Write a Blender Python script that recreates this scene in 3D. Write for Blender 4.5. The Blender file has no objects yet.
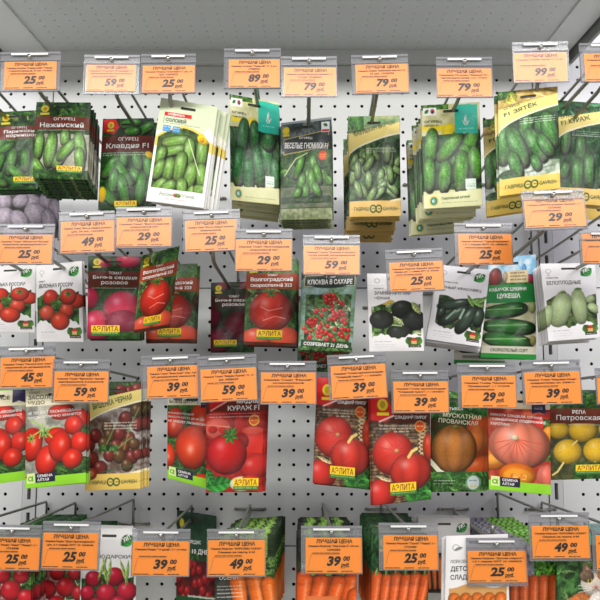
import bpy, math, random
import numpy as np
from mathutils import Vector, Matrix

random.seed(7)
scene = bpy.context.scene
COL = scene.collection
vs = scene.view_settings
vs.view_transform = 'Standard'; vs.look = 'None'; vs.gamma = 1.0; vs.use_curve_mapping = False
vs.exposure = 0.14

# ------------------------------------------------------------------ camera
F = 827.0
D = 1.463
CAMZ = 1.35
PITCH = math.atan(115.0 / F)
YAW = math.atan(5.0 / F)            # looks a hair to the left
cam_d = bpy.data.cameras.new('camera')
cam = bpy.data.objects.new('camera', cam_d); COL.objects.link(cam)
cam_d.sensor_width = 36.0; cam_d.sensor_fit = 'HORIZONTAL'
cam_d.lens = 36.0 * F / 600.0
cam_d.clip_start = 0.05
cam.location = (0, -D, CAMZ)
cam.rotation_euler = (math.pi / 2 + PITCH, 0, YAW)
scene.camera = cam
_R = cam.rotation_euler.to_matrix()
CAMP = Vector(cam.location)

def ray(px, py):
    return _R @ Vector((px - 300.0, 300.0 - py, -F))

def P(px, py, Y):
    """Point of the plane y = Y seen at a pixel of the photograph."""
    d = ray(px, py)
    t = (Y - CAMP.y) / d.y
    return CAMP + d * t

def Y_of_z(z, px, py):
    """Plane y for optical depth z at that pixel."""
    d = ray(px, py)
    return CAMP.y + d.y * (z / F)

def lin(c):
    c = np.asarray(c, float) / 255.0
    return np.where(c <= 0.04045, c / 12.92, ((c + 0.055) / 1.055) ** 2.4)

# ------------------------------------------------------------------ materials
_mats = {}
def mat(name, rgb, rough=0.5, metal=0.0, coat=0.0, spec=0.5):
    if name in _mats: return _mats[name]
    m = bpy.data.materials.new(name); m.use_nodes = True
    b = m.node_tree.nodes['Principled BSDF']
    l = lin(rgb)
    b.inputs['Base Color'].default_value = (*l, 1)
    b.inputs['Roughness'].default_value = rough
    b.inputs['Metallic'].default_value = metal
    b.inputs['Coat Weight'].default_value = coat
    b.inputs['Coat Roughness'].default_value = 0.12
    b.inputs['Specular IOR Level'].default_value = spec
    _mats[name] = m
    return m

def add_noise(m, scale, amount, bump=0.0, rough=None):
    nt = m.node_tree; b = nt.nodes['Principled BSDF']
    tc = nt.nodes.new('ShaderNodeTexCoord')
    n = nt.nodes.new('ShaderNodeTexNoise'); n.inputs['Scale'].default_value = scale
    n.inputs['Detail'].default_value = 5
    nt.links.new(tc.outputs['Object'], n.inputs['Vector'])
    if amount:
        mx = nt.nodes.new('ShaderNodeMix'); mx.data_type = 'RGBA'; mx.blend_type = 'MULTIPLY'
        mx.inputs['Factor'].default_value = amount
        c = b.inputs['Base Color'].default_value
        mx.inputs['A'].default_value = (c[0], c[1], c[2], 1)
        nt.links.new(n.outputs['Fac'], mx.inputs['B'])
        nt.links.new(mx.outputs['Result'], b.inputs['Base Color'])
    if bump:
        bp = nt.nodes.new('ShaderNodeBump'); bp.inputs['Strength'].default_value = bump
        bp.inputs['Distance'].default_value = 0.001
        nt.links.new(n.outputs['Fac'], bp.inputs['Height'])
        nt.links.new(bp.outputs['Normal'], b.inputs['Normal'])
    return m

M_BOARD = add_noise(mat('painted_steel_board', (214, 216, 214), 0.45), 6.0, 0.10)
M_POST = mat('painted_steel_post', (196, 198, 196), 0.45)
M_HOLE = mat('dark_gap', (12, 12, 13), 0.9)
M_SHELF = mat('painted_steel_shelf', (204, 208, 208), 0.5)
M_SHELFL = mat('painted_steel_shelf_rim', (214, 217, 216), 0.5)
M_SHELFH = mat('shelf_core', (200, 204, 204), 0.8)
M_BRACK = mat('bracket_steel', (120, 124, 116), 0.45, 0.3)
M_WIRE = add_noise(mat('zinc_wire', (150, 150, 140), 0.38, 0.75), 60, 0.12)
M_LABEL = mat('orange_label_paper', (244, 150, 50), 0.45, 0.0, 0.0)
M_INK = mat('black_ink', (26, 22, 20), 0.6)
M_INKS = mat('soft_black_ink', (48, 34, 26), 0.6)
M_ROD = mat('white_clip_rod', (226, 226, 222), 0.3)
M_STUD = mat('chrome_stud', (190, 190, 182), 0.25, 0.9)
M_BACK = mat('pouch_back_dark', (70, 72, 66), 0.7)  # dark colour stands in for shade seen through the slot

def clear_plastic():
    m = bpy.data.materials.new('clear_holder_plastic'); m.use_nodes = True
    nt = m.node_tree; nt.nodes.clear()
    out = nt.nodes.new('ShaderNodeOutputMaterial')
    tr = nt.nodes.new('ShaderNodeBsdfTransparent'); tr.inputs['Color'].default_value = (0.93, 0.94, 0.96, 1)
    pb = nt.nodes.new('ShaderNodeBsdfPrincipled')
    pb.inputs['Base Color'].default_value = (0.31, 0.31, 0.32, 1)
    pb.inputs['Roughness'].default_value = 0.16
    mix = nt.nodes.new('ShaderNodeMixShader'); mix.inputs['Fac'].default_value = 0.42
    nt.links.new(tr.outputs[0], mix.inputs[1]); nt.links.new(pb.outputs[0], mix.inputs[2])
    nt.links.new(mix.outputs[0], out.inputs['Surface'])
    return m
M_CLEAR = clear_plastic()

def clear_window():
    m = bpy.data.materials.new('clear_cover_film'); m.use_nodes = True
    nt = m.node_tree; nt.nodes.clear()
    out = nt.nodes.new('ShaderNodeOutputMaterial')
    tr = nt.nodes.new('ShaderNodeBsdfTransparent'); tr.inputs['Color'].default_value = (0.97, 0.97, 0.97, 1)
    gl = nt.nodes.new('ShaderNodeBsdfGlossy'); gl.inputs['Roughness'].default_value = 0.22
    fr = nt.nodes.new('ShaderNodeFresnel'); fr.inputs['IOR'].default_value = 1.38
    mix = nt.nodes.new('ShaderNodeMixShader')
    nt.links.new(fr.outputs[0], mix.inputs['Fac'])
    nt.links.new(tr.outputs[0], mix.inputs[1]); nt.links.new(gl.outputs[0], mix.inputs[2])
    nt.links.new(mix.outputs[0], out.inputs['Surface'])
    return m
M_FILM = clear_window()

def print_material(name, rough, coat, bump):
    m = bpy.data.materials.new(name); m.use_nodes = True
    nt = m.node_tree; b = nt.nodes['Principled BSDF']
    a = nt.nodes.new('ShaderNodeVertexColor'); a.layer_name = 'Print'
    nt.links.new(a.outputs['Color'], b.inputs['Base Color'])
    b.inputs['Roughness'].default_value = rough
    b.inputs['Coat Weight'].default_value = coat
    b.inputs['Coat Roughness'].default_value = 0.2
    b.inputs['Specular IOR Level'].default_value = 0.22
    tc = nt.nodes.new('ShaderNodeTexCoord')
    n = nt.nodes.new('ShaderNodeTexNoise'); n.inputs['Scale'].default_value = 42; n.inputs['Detail'].default_value = 2
    n.inputs['Distortion'].default_value = 1.5
    nt.links.new(tc.outputs['Object'], n.inputs['Vector'])
    bp = nt.nodes.new('ShaderNodeBump'); bp.inputs['Strength'].default_value = bump; bp.inputs['Distance'].default_value = 0.004
    nt.links.new(n.outputs['Fac'], bp.inputs['Height'])
    nt.links.new(bp.outputs['Normal'], b.inputs['Normal']); nt.links.new(bp.outputs['Normal'], b.inputs['Coat Normal'])
    return m
M_PAPER = print_material('printed_paper', 0.55, 0.0, 0.08)
M_GLOSS = print_material('printed_gloss_film', 0.40, 0.10, 0.14)

_ink = {}
def ink(rgb):
    k = tuple(rgb)
    if k not in _ink:
        _ink[k] = mat('ink_%02x%02x%02x' % k, k, 0.45)
    return _ink[k]

# ------------------------------------------------------------------ helpers
def link_mesh(name, verts, faces, m, parent=None, loc=(0, 0, 0), smooth=False):
    me = bpy.data.meshes.new(name)
    me.from_pydata([tuple(v) for v in verts], [], faces)
    me.update()
    for x in (m if isinstance(m, (list, tuple)) else [m]): me.materials.append(x)
    if smooth: me.polygons.foreach_set('use_smooth', [True] * len(me.polygons))
    o = bpy.data.objects.new(name, me); COL.objects.link(o)
    o.location = loc
    if parent: o.parent = parent
    return o

def empty(name, loc):
    o = bpy.data.objects.new(name, None); o.empty_display_size = 0.02
    COL.objects.link(o); o.location = loc
    return o

def tag(o, label, cat, group=None):
    o['label'] = label; o['category'] = cat
    if group: o['group'] = group

class MB:
    def __init__(s): s.v = []; s.f = []
    def add(s, v, f):
        n = len(s.v); s.v += [tuple(x) for x in v]; s.f += [tuple(i + n for i in q) for q in f]
    def box(s, x0, x1, y0, y1, z0, z1):
        v = [(x, y, z) for x in (x0, x1) for y in (y0, y1) for z in (z0, z1)]
        s.add(v, [(0, 1, 3, 2), (4, 6, 7, 5), (0, 4, 5, 1), (2, 3, 7, 6), (0, 2, 6, 4), (1, 5, 7, 3)])
    def tube(s, pts, r, n=8):
        pts = [Vector(p) for p in pts]; rings = []
        for i, p in enumerate(pts):
            a = pts[max(i - 1, 0)]; b = pts[min(i + 1, len(pts) - 1)]
            t = (b - a).normalized()
            u = t.cross(Vector((0, 0, 1)))
            if u.length < 0.3: u = t.cross(Vector((1, 0, 0)))
            u.normalize(); w = t.cross(u)
            rings.append([p + (u * math.cos(k * 2 * math.pi / n) + w * math.sin(k * 2 * math.pi / n)) * r for k in range(n)])
        v = [x for q in rings for x in q]; f = []
        for i in range(len(pts) - 1):
            for k in range(n):
                f.append((i * n + k, i * n + (k + 1) % n, (i + 1) * n + (k + 1) % n, (i + 1) * n + k))
        f.append(tuple(range(n))[::-1]); f.append(tuple((len(pts) - 1) * n + k for k in range(n)))
        s.add(v, f)
    def build(s, name, m, parent=None, smooth=False):
        return link_mesh(name, s.v, s.f, m, parent, smooth=smooth)

# ------------------------------------------------------------------ lettering
_glyph = {}
def glyphs(body, bold=0.0, res=2):
    """Flat mesh (verts Nx2 scaled to 0..1 x 0..1, faces) of a line of lettering."""
    k = (body, bold, res)
    if k in _glyph: return _glyph[k]
    c = bpy.data.curves.new('t', 'FONT'); c.body = body; c.resolution_u = res; c.offset = bold
    c.fill_mode = 'BOTH' if False else 'FRONT'
    o = bpy.data.objects.new('t', c); COL.objects.link(o)
    dg = bpy.context.evaluated_depsgraph_get()
    me = bpy.data.meshes.new_from_object(o.evaluated_get(dg))
    v = np.zeros(len(me.vertices) * 3); me.vertices.foreach_get('co', v); v = v.reshape(-1, 3)[:, :2]
    f = [tuple(p.vertices) for p in me.polygons]
    bpy.data.objects.remove(o); bpy.data.curves.remove(c); bpy.data.meshes.remove(me)
    lo = v.min(0); hi = v.max(0)
    asp = (hi[0] - lo[0]) / max(hi[1] - lo[1], 1e-6)
    v = (v - lo) / np.maximum(hi - lo, 1e-6)
    _glyph[k] = (v, f, asp)
    return _glyph[k]

# ------------------------------------------------------------------ printed artwork
CW, CH = 112, 184
UX = np.linspace(0, 100, CW)[None, :].repeat(CH, 0)
UY = np.linspace(0, 165, CH)[:, None].repeat(CW, 1)
_vn = {}
def vnoise(scale, seed):
    k = (scale, seed)
    if k in _vn: return _vn[k]
    r = np.random.RandomState(seed)
    g = r.rand(int(165 / scale) + 3, int(100 / scale) + 3)
    x = UX / scale; y = UY / scale
    xi = x.astype(int); yi = y.astype(int); fx = x - xi; fy = y - yi
    fx = fx * fx * (3 - 2 * fx); fy = fy * fy * (3 - 2 * fy)
    n = (g[yi, xi] * (1 - fx) + g[yi, xi + 1] * fx) * (1 - fy) + (g[yi + 1, xi] * (1 - fx) + g[yi + 1, xi + 1] * fx) * fy
    _vn[k] = n
    return n

class Art:
    def __init__(s, base): s.c = np.zeros((CH, CW, 3)) + np.array(base, float)
    def put(s, m, col):
        m = np.clip(m, 0, 1)[..., None]
        s.c = s.c * (1 - m) + np.asarray(col, float) * m
    def rect(s, x0, y0, x1, y1, col, slope=0.0):
        yy = UY - slope * (UX - 50)
        s.put(((UX >= x0) & (UX <= x1) & (yy >= y0) & (yy <= y1)).astype(float), col)
    def poly(s, pts, col):
        ins = np.zeros((CH, CW), bool); n = len(pts)
        for i in range(n):
            (xa, ya), (xb, yb) = pts[i], pts[(i + 1) % n]
            if ya == yb: continue
            c = ((ya > UY) != (yb > UY)) & (UX < (xb - xa) * (UY - ya) / (yb - ya) + xa)
            ins ^= c
        s.put(ins.astype(float), col)
    def mottle(s, x0, y0, x1, y1, c1, c2, scale=6, seed=0):
        n = 0.65 * vnoise(scale, seed) + 0.35 * vnoise(max(scale / 3, 1.2), seed + 1)
        n = np.clip((n - 0.25) * 2, 0, 1)[..., None]
        m = ((UX >= x0) & (UX <= x1) & (UY >= y0) & (UY <= y1)).astype(float)
        s.put(m, np.array(c1, float) * (1 - n) + np.array(c2, float) * n)
    def E(s, cx, cy, rx, ry, rot, col, dark=0.5, hl=0.35, bump=0.0, stripe=0.0, ribs=0, seed=0, sq=2.0, hx=-0.3, hy=-0.4, clip=None, tip=None):
        a = math.radians(rot); dx = UX - cx; dy = UY - cy
        x = (dx * math.cos(a) + dy * math.sin(a)) / rx; y = (-dx * math.sin(a) + dy * math.cos(a)) / ry
        d = (np.abs(x) ** sq + np.abs(y) ** sq) ** (1.0 / sq)
        soft = 1.1 / min(rx, ry)
        m = np.clip((1 - d) / soft + 0.5, 0, 1)
        if clip is not None: m = m * clip
        nz = np.sqrt(np.clip(1 - d * d, 0, 1))
        sh = 0.97 - dark * 1.15 * (1 - nz) + 0.26 * (-(-dx * 0.35 + 0) / max(rx, ry) * 0 - (dx * 0.45 + dy * 0.75) / max(rx, ry) * (dark > 0.15))
        if stripe: sh = sh * (1 + stripe * np.sin(x * 9 + vnoise(9, seed) * 3))
        if bump: sh = sh * (1 + bump * (vnoise(1.9, seed + 3) - 0.5) * 2)
        if ribs:
            ph = np.arcsin(np.clip(x / np.maximum(np.sqrt(np.clip(1 - y * y, 0.02, 1)), 0.05), -1, 1))
            sh = sh * (0.84 + 0.16 * np.abs(np.cos(ph * ribs * 0.5)))
        h = hl * np.exp(-(((x - hx) / 0.22) ** 2 + ((y - hy) / 0.24) ** 2))
        base = np.asarray(col, float)
        if tip is not None:
            w = np.clip((y - 0.45) / 0.5, 0, 1)[..., None]
            base = base * (1 - w) + np.asarray(tip, float) * w
        s.put(m, np.clip(base * sh[..., None], 0, 255) * (1 - h[..., None]) + 250 * h[..., None])
    def leaf(s, cx, cy, l, w, rot, col):
        a = math.radians(rot); dx = UX - cx; dy = UY - cy
        x = (dx * math.cos(a) + dy * math.sin(a)) / l; y = (-dx * math.sin(a) + dy * math.cos(a)) / w
        m = np.clip((1 - np.abs(y) - x * x) * 6, 0, 1) * (np.abs(x) < 1)
        sh = 0.85 + 0.3 * y + 0.15 * np.cos(x * 14 - np.abs(y) * 6) - 0.25 * (np.abs(y) < 0.07)
        s.put(m, np.clip(np.asarray(col, float) * sh[..., None], 0, 255))
    def leafy(s, x0, y0, x1, y1, n, cols, size=9, seed=0, bg=(20, 45, 18)):
        s.mottle(x0, y0, x1, y1, bg, cols[0], size * 0.7, seed)
        r = np.random.RandomState(seed); keep = s.c.copy()
        for i in range(n):
            c = np.array(cols[r.randint(len(cols))], float) * (0.75 + 0.5 * r.rand())
            s.leaf(x0 + (x1 - x0) * r.rand(), y0 + (y1 - y0) * r.rand(), size * (0.6 + 0.8 * r.rand()), size * (0.25 + 0.3 * r.rand()), r.rand() * 360, c)
        m = ((UX >= x0) & (UX <= x1) & (UY >= y0) & (UY <= y1)).astype(float)[..., None]
        s.c = keep * (1 - m) + s.c * m
    def line(s, pts, w, col):
        for (xa, ya), (xb, yb) in zip(pts[:-1], pts[1:]):
            dx, dy = xb - xa, yb - ya; L = dx * dx + dy * dy + 1e-6
            t = np.clip(((UX - xa) * dx + (UY - ya) * dy) / L, 0, 1)
            d = np.hypot(UX - xa - t * dx, UY - ya - t * dy)
            s.put(np.clip((w - d) / 0.8 + 0.5, 0, 1), col)
    def ring(s, cx, cy, r, w, col):
        d = np.abs(np.hypot(UX - cx, UY - cy) - r)
        s.put(np.clip((w - d) / 0.8 + 0.5, 0, 1), col)
    def calyx(s, cx, cy, r, col=(70, 120, 45), n=6, ph=0.3):
        for k in range(n):
            a = ph + k * 2 * math.pi / n
            s.leaf(cx + math.cos(a) * r * 0.5, cy + math.sin(a) * r * 0.5, r * 0.62, r * 0.22, math.degrees(a), col)
        s.E(cx, cy, r * 0.2, r * 0.2, 0, (50, 80, 30))
    def tom(s, cx, cy, rx, ry=None, col=(214, 44, 24), rot=0, cal=True, hl=0.4, **k):
        s.E(cx, cy, rx, ry or rx * 0.95, rot, col, 0.5, hl, **k)
        if cal: s.calyx(cx + rx * 0.1, cy - (ry or rx) * 0.55, rx * 0.42)
    def cuc(s, cx, cy, l, w, rot, col=(58, 120, 40), seed=0, hl=0.22, bump=0.22, tip=(150, 185, 95), clip=None):
        s.E(cx + 1.6, cy + 2.0, w * 1.06, l * 1.02, rot, (10, 22, 8), 0.2, 0, sq=2.4, clip=clip)
        col = np.clip(np.asarray(col, float) * np.array([1.06, 1.04, 0.96]) + 4, 0, 255)
        s.E(cx, cy, w, l, rot, col, 0.74, hl + 0.12, bump * 0.7, 0.08, 0, seed, 2.5, -0.3, -0.35, clip, tip)
    def carrot(s, x0, y0, x1, y1, w0, w1, col=(232, 98, 24), seed=0):
        dx, dy = x1 - x0, y1 - y0; L = math.hypot(dx, dy)
        t = ((UX - x0) * dx + (UY - y0) * dy) / (L * L)
        q = ((UX - x0) * -dy + (UY - y0) * dx) / L
        tt = np.clip(t, 0, 1); w = w0 + (w1 - w0) * tt
        e = np.where(t < 0, -t * L, np.where(t > 1, (t - 1) * L, 0))
        d = np.hypot(q, e) / w
        m = np.clip((1 - d) * min(w0, 8) + 0.5, 0, 1)
        sh = 1 - 0.5 * (1 - np.sqrt(np.clip(1 - d * d, 0, 1))) + 0.10 * (-q / w)
        sh = sh * (1 - 0.10 * (np.sin(tt * L * 0.9 + vnoise(5, seed) * 8) > 0.82))
        h = 0.25 * np.exp(-((q / w + 0.3) / 0.22) ** 2) * (t > 0.02) * (t < 0.98)
        s.put(m, np.clip(np.asarray(col, float) * sh[..., None], 0, 255) * (1 - h[..., None]) + 250 * h[..., None])
    def dashes(s, x0, y0, x1, rows, col, h=1.5, gap=3.2, seed=1, a=0.75, slope=0.0):
        r = np.random.RandomState(seed)
        for k in range(rows):
            x = x0; y = y0 + k * gap
            while x < x1 - 2:
                w = 3 + 7 * r.rand()
                yy = UY - slope * (UX - x0)
                m = (UX >= x) & (UX <= min(x + w, x1)) & (yy >= y) & (yy <= y + h)
                s.put(m * a * (0.75 + 0.25 * np.sin(UX * 3.1)), col); x += w + 1.2

# families ------------------------------------------------------------------
def aelita_mark(a, x0, y0, x1, y1):
    a.rect(x0, y0, x1, y1, (60, 120, 50)); a.rect(x0, y0, x1, y0 + (y1 - y0) * 0.68, (238, 206, 40))
    a.dashes(x0 + 2, y0 + (y1 - y0) * 0.76, x1 - 2, 1, (225, 235, 190), 1.4)
    return [('maker_lettering', 'АЭЛИТА', x0 + 2.5, y0 + 1.6, x1 - 2.5, y0 + (y1 - y0) * 0.68 - 1.4, (148, 16, 14), 0.008, 0)]

def aelita_sun(a, x=14, y=13, r=6.5):
    a.E(x, y, r, r, 0, (236, 212, 40), 0.1, 0); a.E(x, y - 0.3, r * 0.5, r * 0.6, 0, (190, 150, 30), 0.1, 0)
    a.rect(x - r * 1.1, y + r * 1.2, x + r * 1.1, y + r * 1.75, (232, 205, 40))

def brown_band(a, y0, y1, col=(92, 40, 28)):
    col = tuple(min(255, int(c * k + 4)) for c, k in zip(col, (1.34, 1.26, 1.05)))
    a.rect(0, y0, 100, y1, col)
    m = ((UY >= y0) & (UY <= y1)).astype(float)
    a.c = a.c * (1 - 0.16 * (m * vnoise(7, 4))[..., None])

def red_flag(a, w=34, h=30):
    a.poly([(2, 1), (w * 0.75, 1), (w, h * 0.55), (w * 0.7, h), (2, h * 0.8)], (206, 28, 26))
    aelita_sun(a, w * 0.5, h * 0.42, 6.5)

WHT = (244, 242, 236)
def d_nezhin():
    a = Art((70, 90, 50)); a.leafy(0, 0, 100, 34, 34, [(46, 96, 34), (88, 140, 60), (30, 66, 26)], 11, 3)
    a.mottle(0, 58, 100, 165, (128, 128, 104), (170, 168, 146), 10, 5)
    a.leafy(0, 56, 100, 70, 14, [(40, 86, 30), (70, 120, 50)], 8, 6)
    for i, (x, y, l, w, r) in enumerate([(8, 96, 30, 9, 4), (30, 104, 40, 11, 5), (56, 78, 18, 9, 0), (50, 118, 30, 10, 24), (60, 104, 28, 9, 32), (84, 96, 34, 10, -8), (84, 122, 26, 9, -6), (8, 140, 22, 9, -30)]):
        a.cuc(x, y, l, w, r, (104, 158, 66), i, 0.3)
    a.leafy(0, 146, 100, 165, 18, [(60, 105, 40), (110, 130, 80)], 8, 9)
    brown_band(a, 32, 60); aelita_sun(a, 17, 15, 7.5)
    t = [('title_lettering', 'ОГУРЕЦ', 34, 34.5, 74, 42, WHT, 0.01, 0), ('title_lettering', 'Нежинский', 9, 45, 90, 56, WHT, 0.02, 0)]
    a.dashes(8, 61, 92, 1, (230, 230, 215))
    return a, t + aelita_mark(a, 44, 138, 90, 152)
def d_paris():
    a = Art((60, 90, 40)); a.leafy(0, 0, 100, 34, 30, [(58, 104, 40), (120, 140, 70), (30, 66, 26)], 11, 13)
    a.leafy(0, 58, 100, 165, 60, [(48, 96, 36), (70, 118, 50), (34, 70, 26)], 12, 15)
    for i, (x, y, l, w, r) in enumerate([(30, 80, 26, 9, 60), (20, 112, 26, 10, 20), (46, 108, 30, 10, 10), (74, 104, 26, 10, 0), (60, 134, 30, 10, -50), (14, 146, 28, 9, -70), (92, 126, 30, 10, 6)]):
        a.cuc(x, y, l, w, r, (66, 126, 42), i + 20, 0.2)
    brown_band(a, 33, 60); aelita_sun(a, 33, 14, 8)
    t = [('title_lettering', 'ОГУРЕЦ', 45, 34, 76, 40, WHT, 0.01, 0), ('title_lettering', 'Парижский', 30, 40.5, 98, 49, WHT, 0.02, 0), ('title_lettering', 'корнишон', 35, 50.5, 98, 58, WHT, 0.02, 0)]
    return a, t + aelita_mark(a, 52, 140, 98, 154)
def d_klavdia():
    a = Art((40, 70, 30)); a.leafy(0, 0, 100, 165, 60, [(30, 66, 24), (44, 90, 34)], 12, 23)
    for i, (x, y, l, w, r) in enumerate([(56, 9, 22, 9, 80), (82, 20, 26, 9, 60), (60, 24, 16, 8, 85), (20, 88, 26, 10, 35), (44, 76, 16, 8, 0), (70, 78, 20, 9, -18), (92, 92, 30, 10, -8), (46, 104, 30, 10, -32), (26, 116, 24, 9, 10), (72, 108, 22, 9, -40), (46, 130, 30, 10, -14), (78, 128, 32, 10, 4), (16, 140, 26, 10, -50), (96, 128, 26, 9, 8)]):
        a.cuc(x, y, l, w, r, (58, 128, 40), i + 40, 0.25)
    brown_band(a, 33, 61, (84, 34, 26)); red_flag(a)
    a.dashes(4, 63, 94, 2, (230, 230, 210)); a.E(94, 68, 9, 6, 30, (236, 190, 30), 0.2, 0)
    t = [('title_lettering', 'ОГУРЕЦ', 33, 35.5, 72, 43, WHT, 0.01, 0), ('title_lettering', 'Клавдия F1', 10, 46, 92, 57, WHT, 0.02, 0)]
    a.E(6, 138, 8, 14, 0, (238, 196, 30), 0.25, 0)
    return a, t + aelita_mark(a, 30, 150, 72, 163)
def d_solovey():
    a = Art((206, 216, 182)); a.rect(0, 52, 100, 165, (226, 226, 220))
    yy = 66 - 22 * np.sin(np.clip(UX / 100, 0, 1) * math.pi)
    pic = ((UX > 5) & (UX < 95) & (UY > yy) & (UY < 143)).astype(float)
    a.put(((UX > 0) & (UY > yy - 4) & (UY < 80)).astype(float), (226, 200, 96))
    a.put((UY > 76) * 1.0, (232, 232, 226))
    a.put(pic, (58, 84, 38))
    n = vnoise(6, 71)[..., None]; a.c = a.c * (1 - pic[..., None]) + (a.c * (0.6 + 0.8 * n)) * pic[..., None]
    for i, (x, y, l, w, r) in enumerate([(38, 66, 26, 9, 75), (34, 82, 28, 8, 70), (14, 92, 16, 9, 20), (84, 80, 26, 10, -4), (62, 82, 26, 10, -4), (14, 114, 18, 10, 25), (32, 112, 20, 10, 8), (50, 106, 26, 11, 4), (70, 118, 24, 11, 10), (90, 118, 24, 10, -12), (20, 138, 16, 9, 50), (36, 138, 14, 9, 60), (58, 138, 16, 10, -10), (76, 142, 10, 8, 30), (90, 138, 12, 9, 80)]):
        a.cuc(x, y, l, w, r, (112, 158, 72), i + 60, 0.3, 0.15, (188, 204, 120), pic)
    a.E(83, 57, 11, 8, 20, (240, 200, 30), 0.3, 0); a.E(81, 58, 4, 4, 0, (225, 160, 20), 0.3, 0)
    a.line([(58, 60), (70, 84), (86, 116)], 0.7, (210, 220, 170))
    a.rect(10, 21, 58, 27.5, (206, 36, 34)); a.rect(11, 43, 25, 53, (70, 140, 196)); a.rect(28, 43, 41, 53, (70, 140, 196))
    a.dashes(12, 45, 24, 2, (220, 235, 245), 1.2, 4); a.dashes(29, 45, 40, 2, (220, 235, 245), 1.2, 4, 3)
    a.poly([(82, 48), (90, 36), (100, 50), (94, 60)], (244, 240, 220)); a.dashes(14, 38, 74, 1, (60, 80, 60))
    a.rect(10, 28, 11.2, 40, (60, 130, 60)); a.E(50, 151, 4, 3, 0, (196, 60, 40)); a.E(54, 151, 4, 3, 20, (90, 150, 40))
    a.dashes(34, 157, 72, 1, (196, 60, 60), 1.2)
    t = [('title_lettering', 'СОЛОВЕЙ', 14, 29.5, 50, 36.5, (40, 60, 40), 0.03, 0), ('flag_lettering', 'НОВИНКА', 17, 22.5, 46, 26, WHT, 0.02, 0),
         ('maker_lettering', 'Русский', 22, 148, 46, 155, (90, 130, 60), 0.0, 0), ('maker_second_lettering', 'Огород', 58, 148, 82, 154, (120, 140, 90), 0.0, 0)]
    return a, t
def _teal(title, dk, seed, boxy=False):
    a = Art((206, 204, 150)); a.mottle(0, 0, 100, 34, (190, 190, 130), (226, 222, 176), 14, seed)
    a.leafy(0, 0, 46, 9, 10, [(96, 150, 50), (60, 110, 40)], 7, seed)
    a.rect(0, 36, 56, 45, (236, 214, 40), 0.06); a.E(46, 46, 12, 14, 20, (240, 220, 40), 0.3, 0, seed=seed)
    a.leafy(0, 50, 100, 138, 30, [(40, 84, 40), (70, 110, 60)], 12, seed + 2)
    a.E(88, 44, 12, 10, 0, (240, 226, 60), 0.3, 0)
    L = [(14, 68, 30, 11, 8), (46, 70, 30, 12, 44), (82, 62, 24, 12, 25), (74, 82, 16, 10, -30), (36, 116, 26, 11, 8), (64, 110, 34, 13, 6), (90, 98, 28, 12, -10), (10, 112, 28, 10, 2)] if not boxy else \
        [(26, 66, 32, 11, 8), (50, 62, 26, 10, 0), (18, 112, 32, 13, 6), (38, 120, 30, 12, 2), (58, 108, 36, 12, -6), (76, 96, 40, 12, -12), (78, 66, 16, 14, 30), (92, 116, 26, 10, -6)]
    for i, (x, y, l, w, r) in enumerate(L): a.cuc(x, y, l, w, r, dk, i + seed, 0.25, 0.34)
    a.rect(0, 142, 100, 165, (216, 216, 168), -0.05); a.E(17, 154, 7.5, 7.5, 0, (44, 140, 118), 0.1, 0); a.ring(17, 154, 7, 0.9, (226, 190, 80))
    a.leaf(17, 154, 4, 3, 90, (210, 235, 215))
    a.dashes(30, 157, 92, 1, (90, 120, 70)); a.rect(72, 122, 90, 138, (206, 222, 206)); a.dashes(74, 130, 88, 2, (60, 120, 90))
    a.rect(3, 5, 26, 18, (238, 240, 234)); a.leaf(9, 11, 5, 3, -40, (50, 120, 50)); a.E(19, 11, 3.4, 4, 0, (190, 60, 60), 0.2, 0); a.E(19, 12, 2, 2, 0, (60, 60, 50), 0.2, 0)
    x0, x1, y1 = (56, 96, 49) if not boxy else (58, 100, 52)
    a.rect(x0, 2, x1, y1, (40, 186, 158), 0.02)
    cx = (x0 + x1) / 2
    a.leaf(cx, 27, 9, 3.5, 90, (200, 244, 228)); a.leaf(cx - 3, 33, 6, 2, 60, (200, 244, 228)); a.leaf(cx + 3, 33, 6, 2, 120, (200, 244, 228)); a.dashes(x0 + 7, 41, x1 - 7, 1, (190, 240, 225))
    t = [('title_lettering', 'ОГУРЕЦ', 5, 25.5, 34, 30, (50, 60, 40), 0.03, 2), ('title_lettering', title, 5, 32, 28, 35.5, (50, 60, 40), 0.02, 2)]
    if not boxy: t.append(('maker_lettering', 'Поисковский дачный', 30, 149, 78, 154, (60, 90, 50), 0.01, -2))
    return a, t
def d_teal1(): return _teal('чудный F1', (46, 110, 58), 100, True)
def d_teal2(): return _teal('МИША F1', (72, 140, 40), 130)
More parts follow.
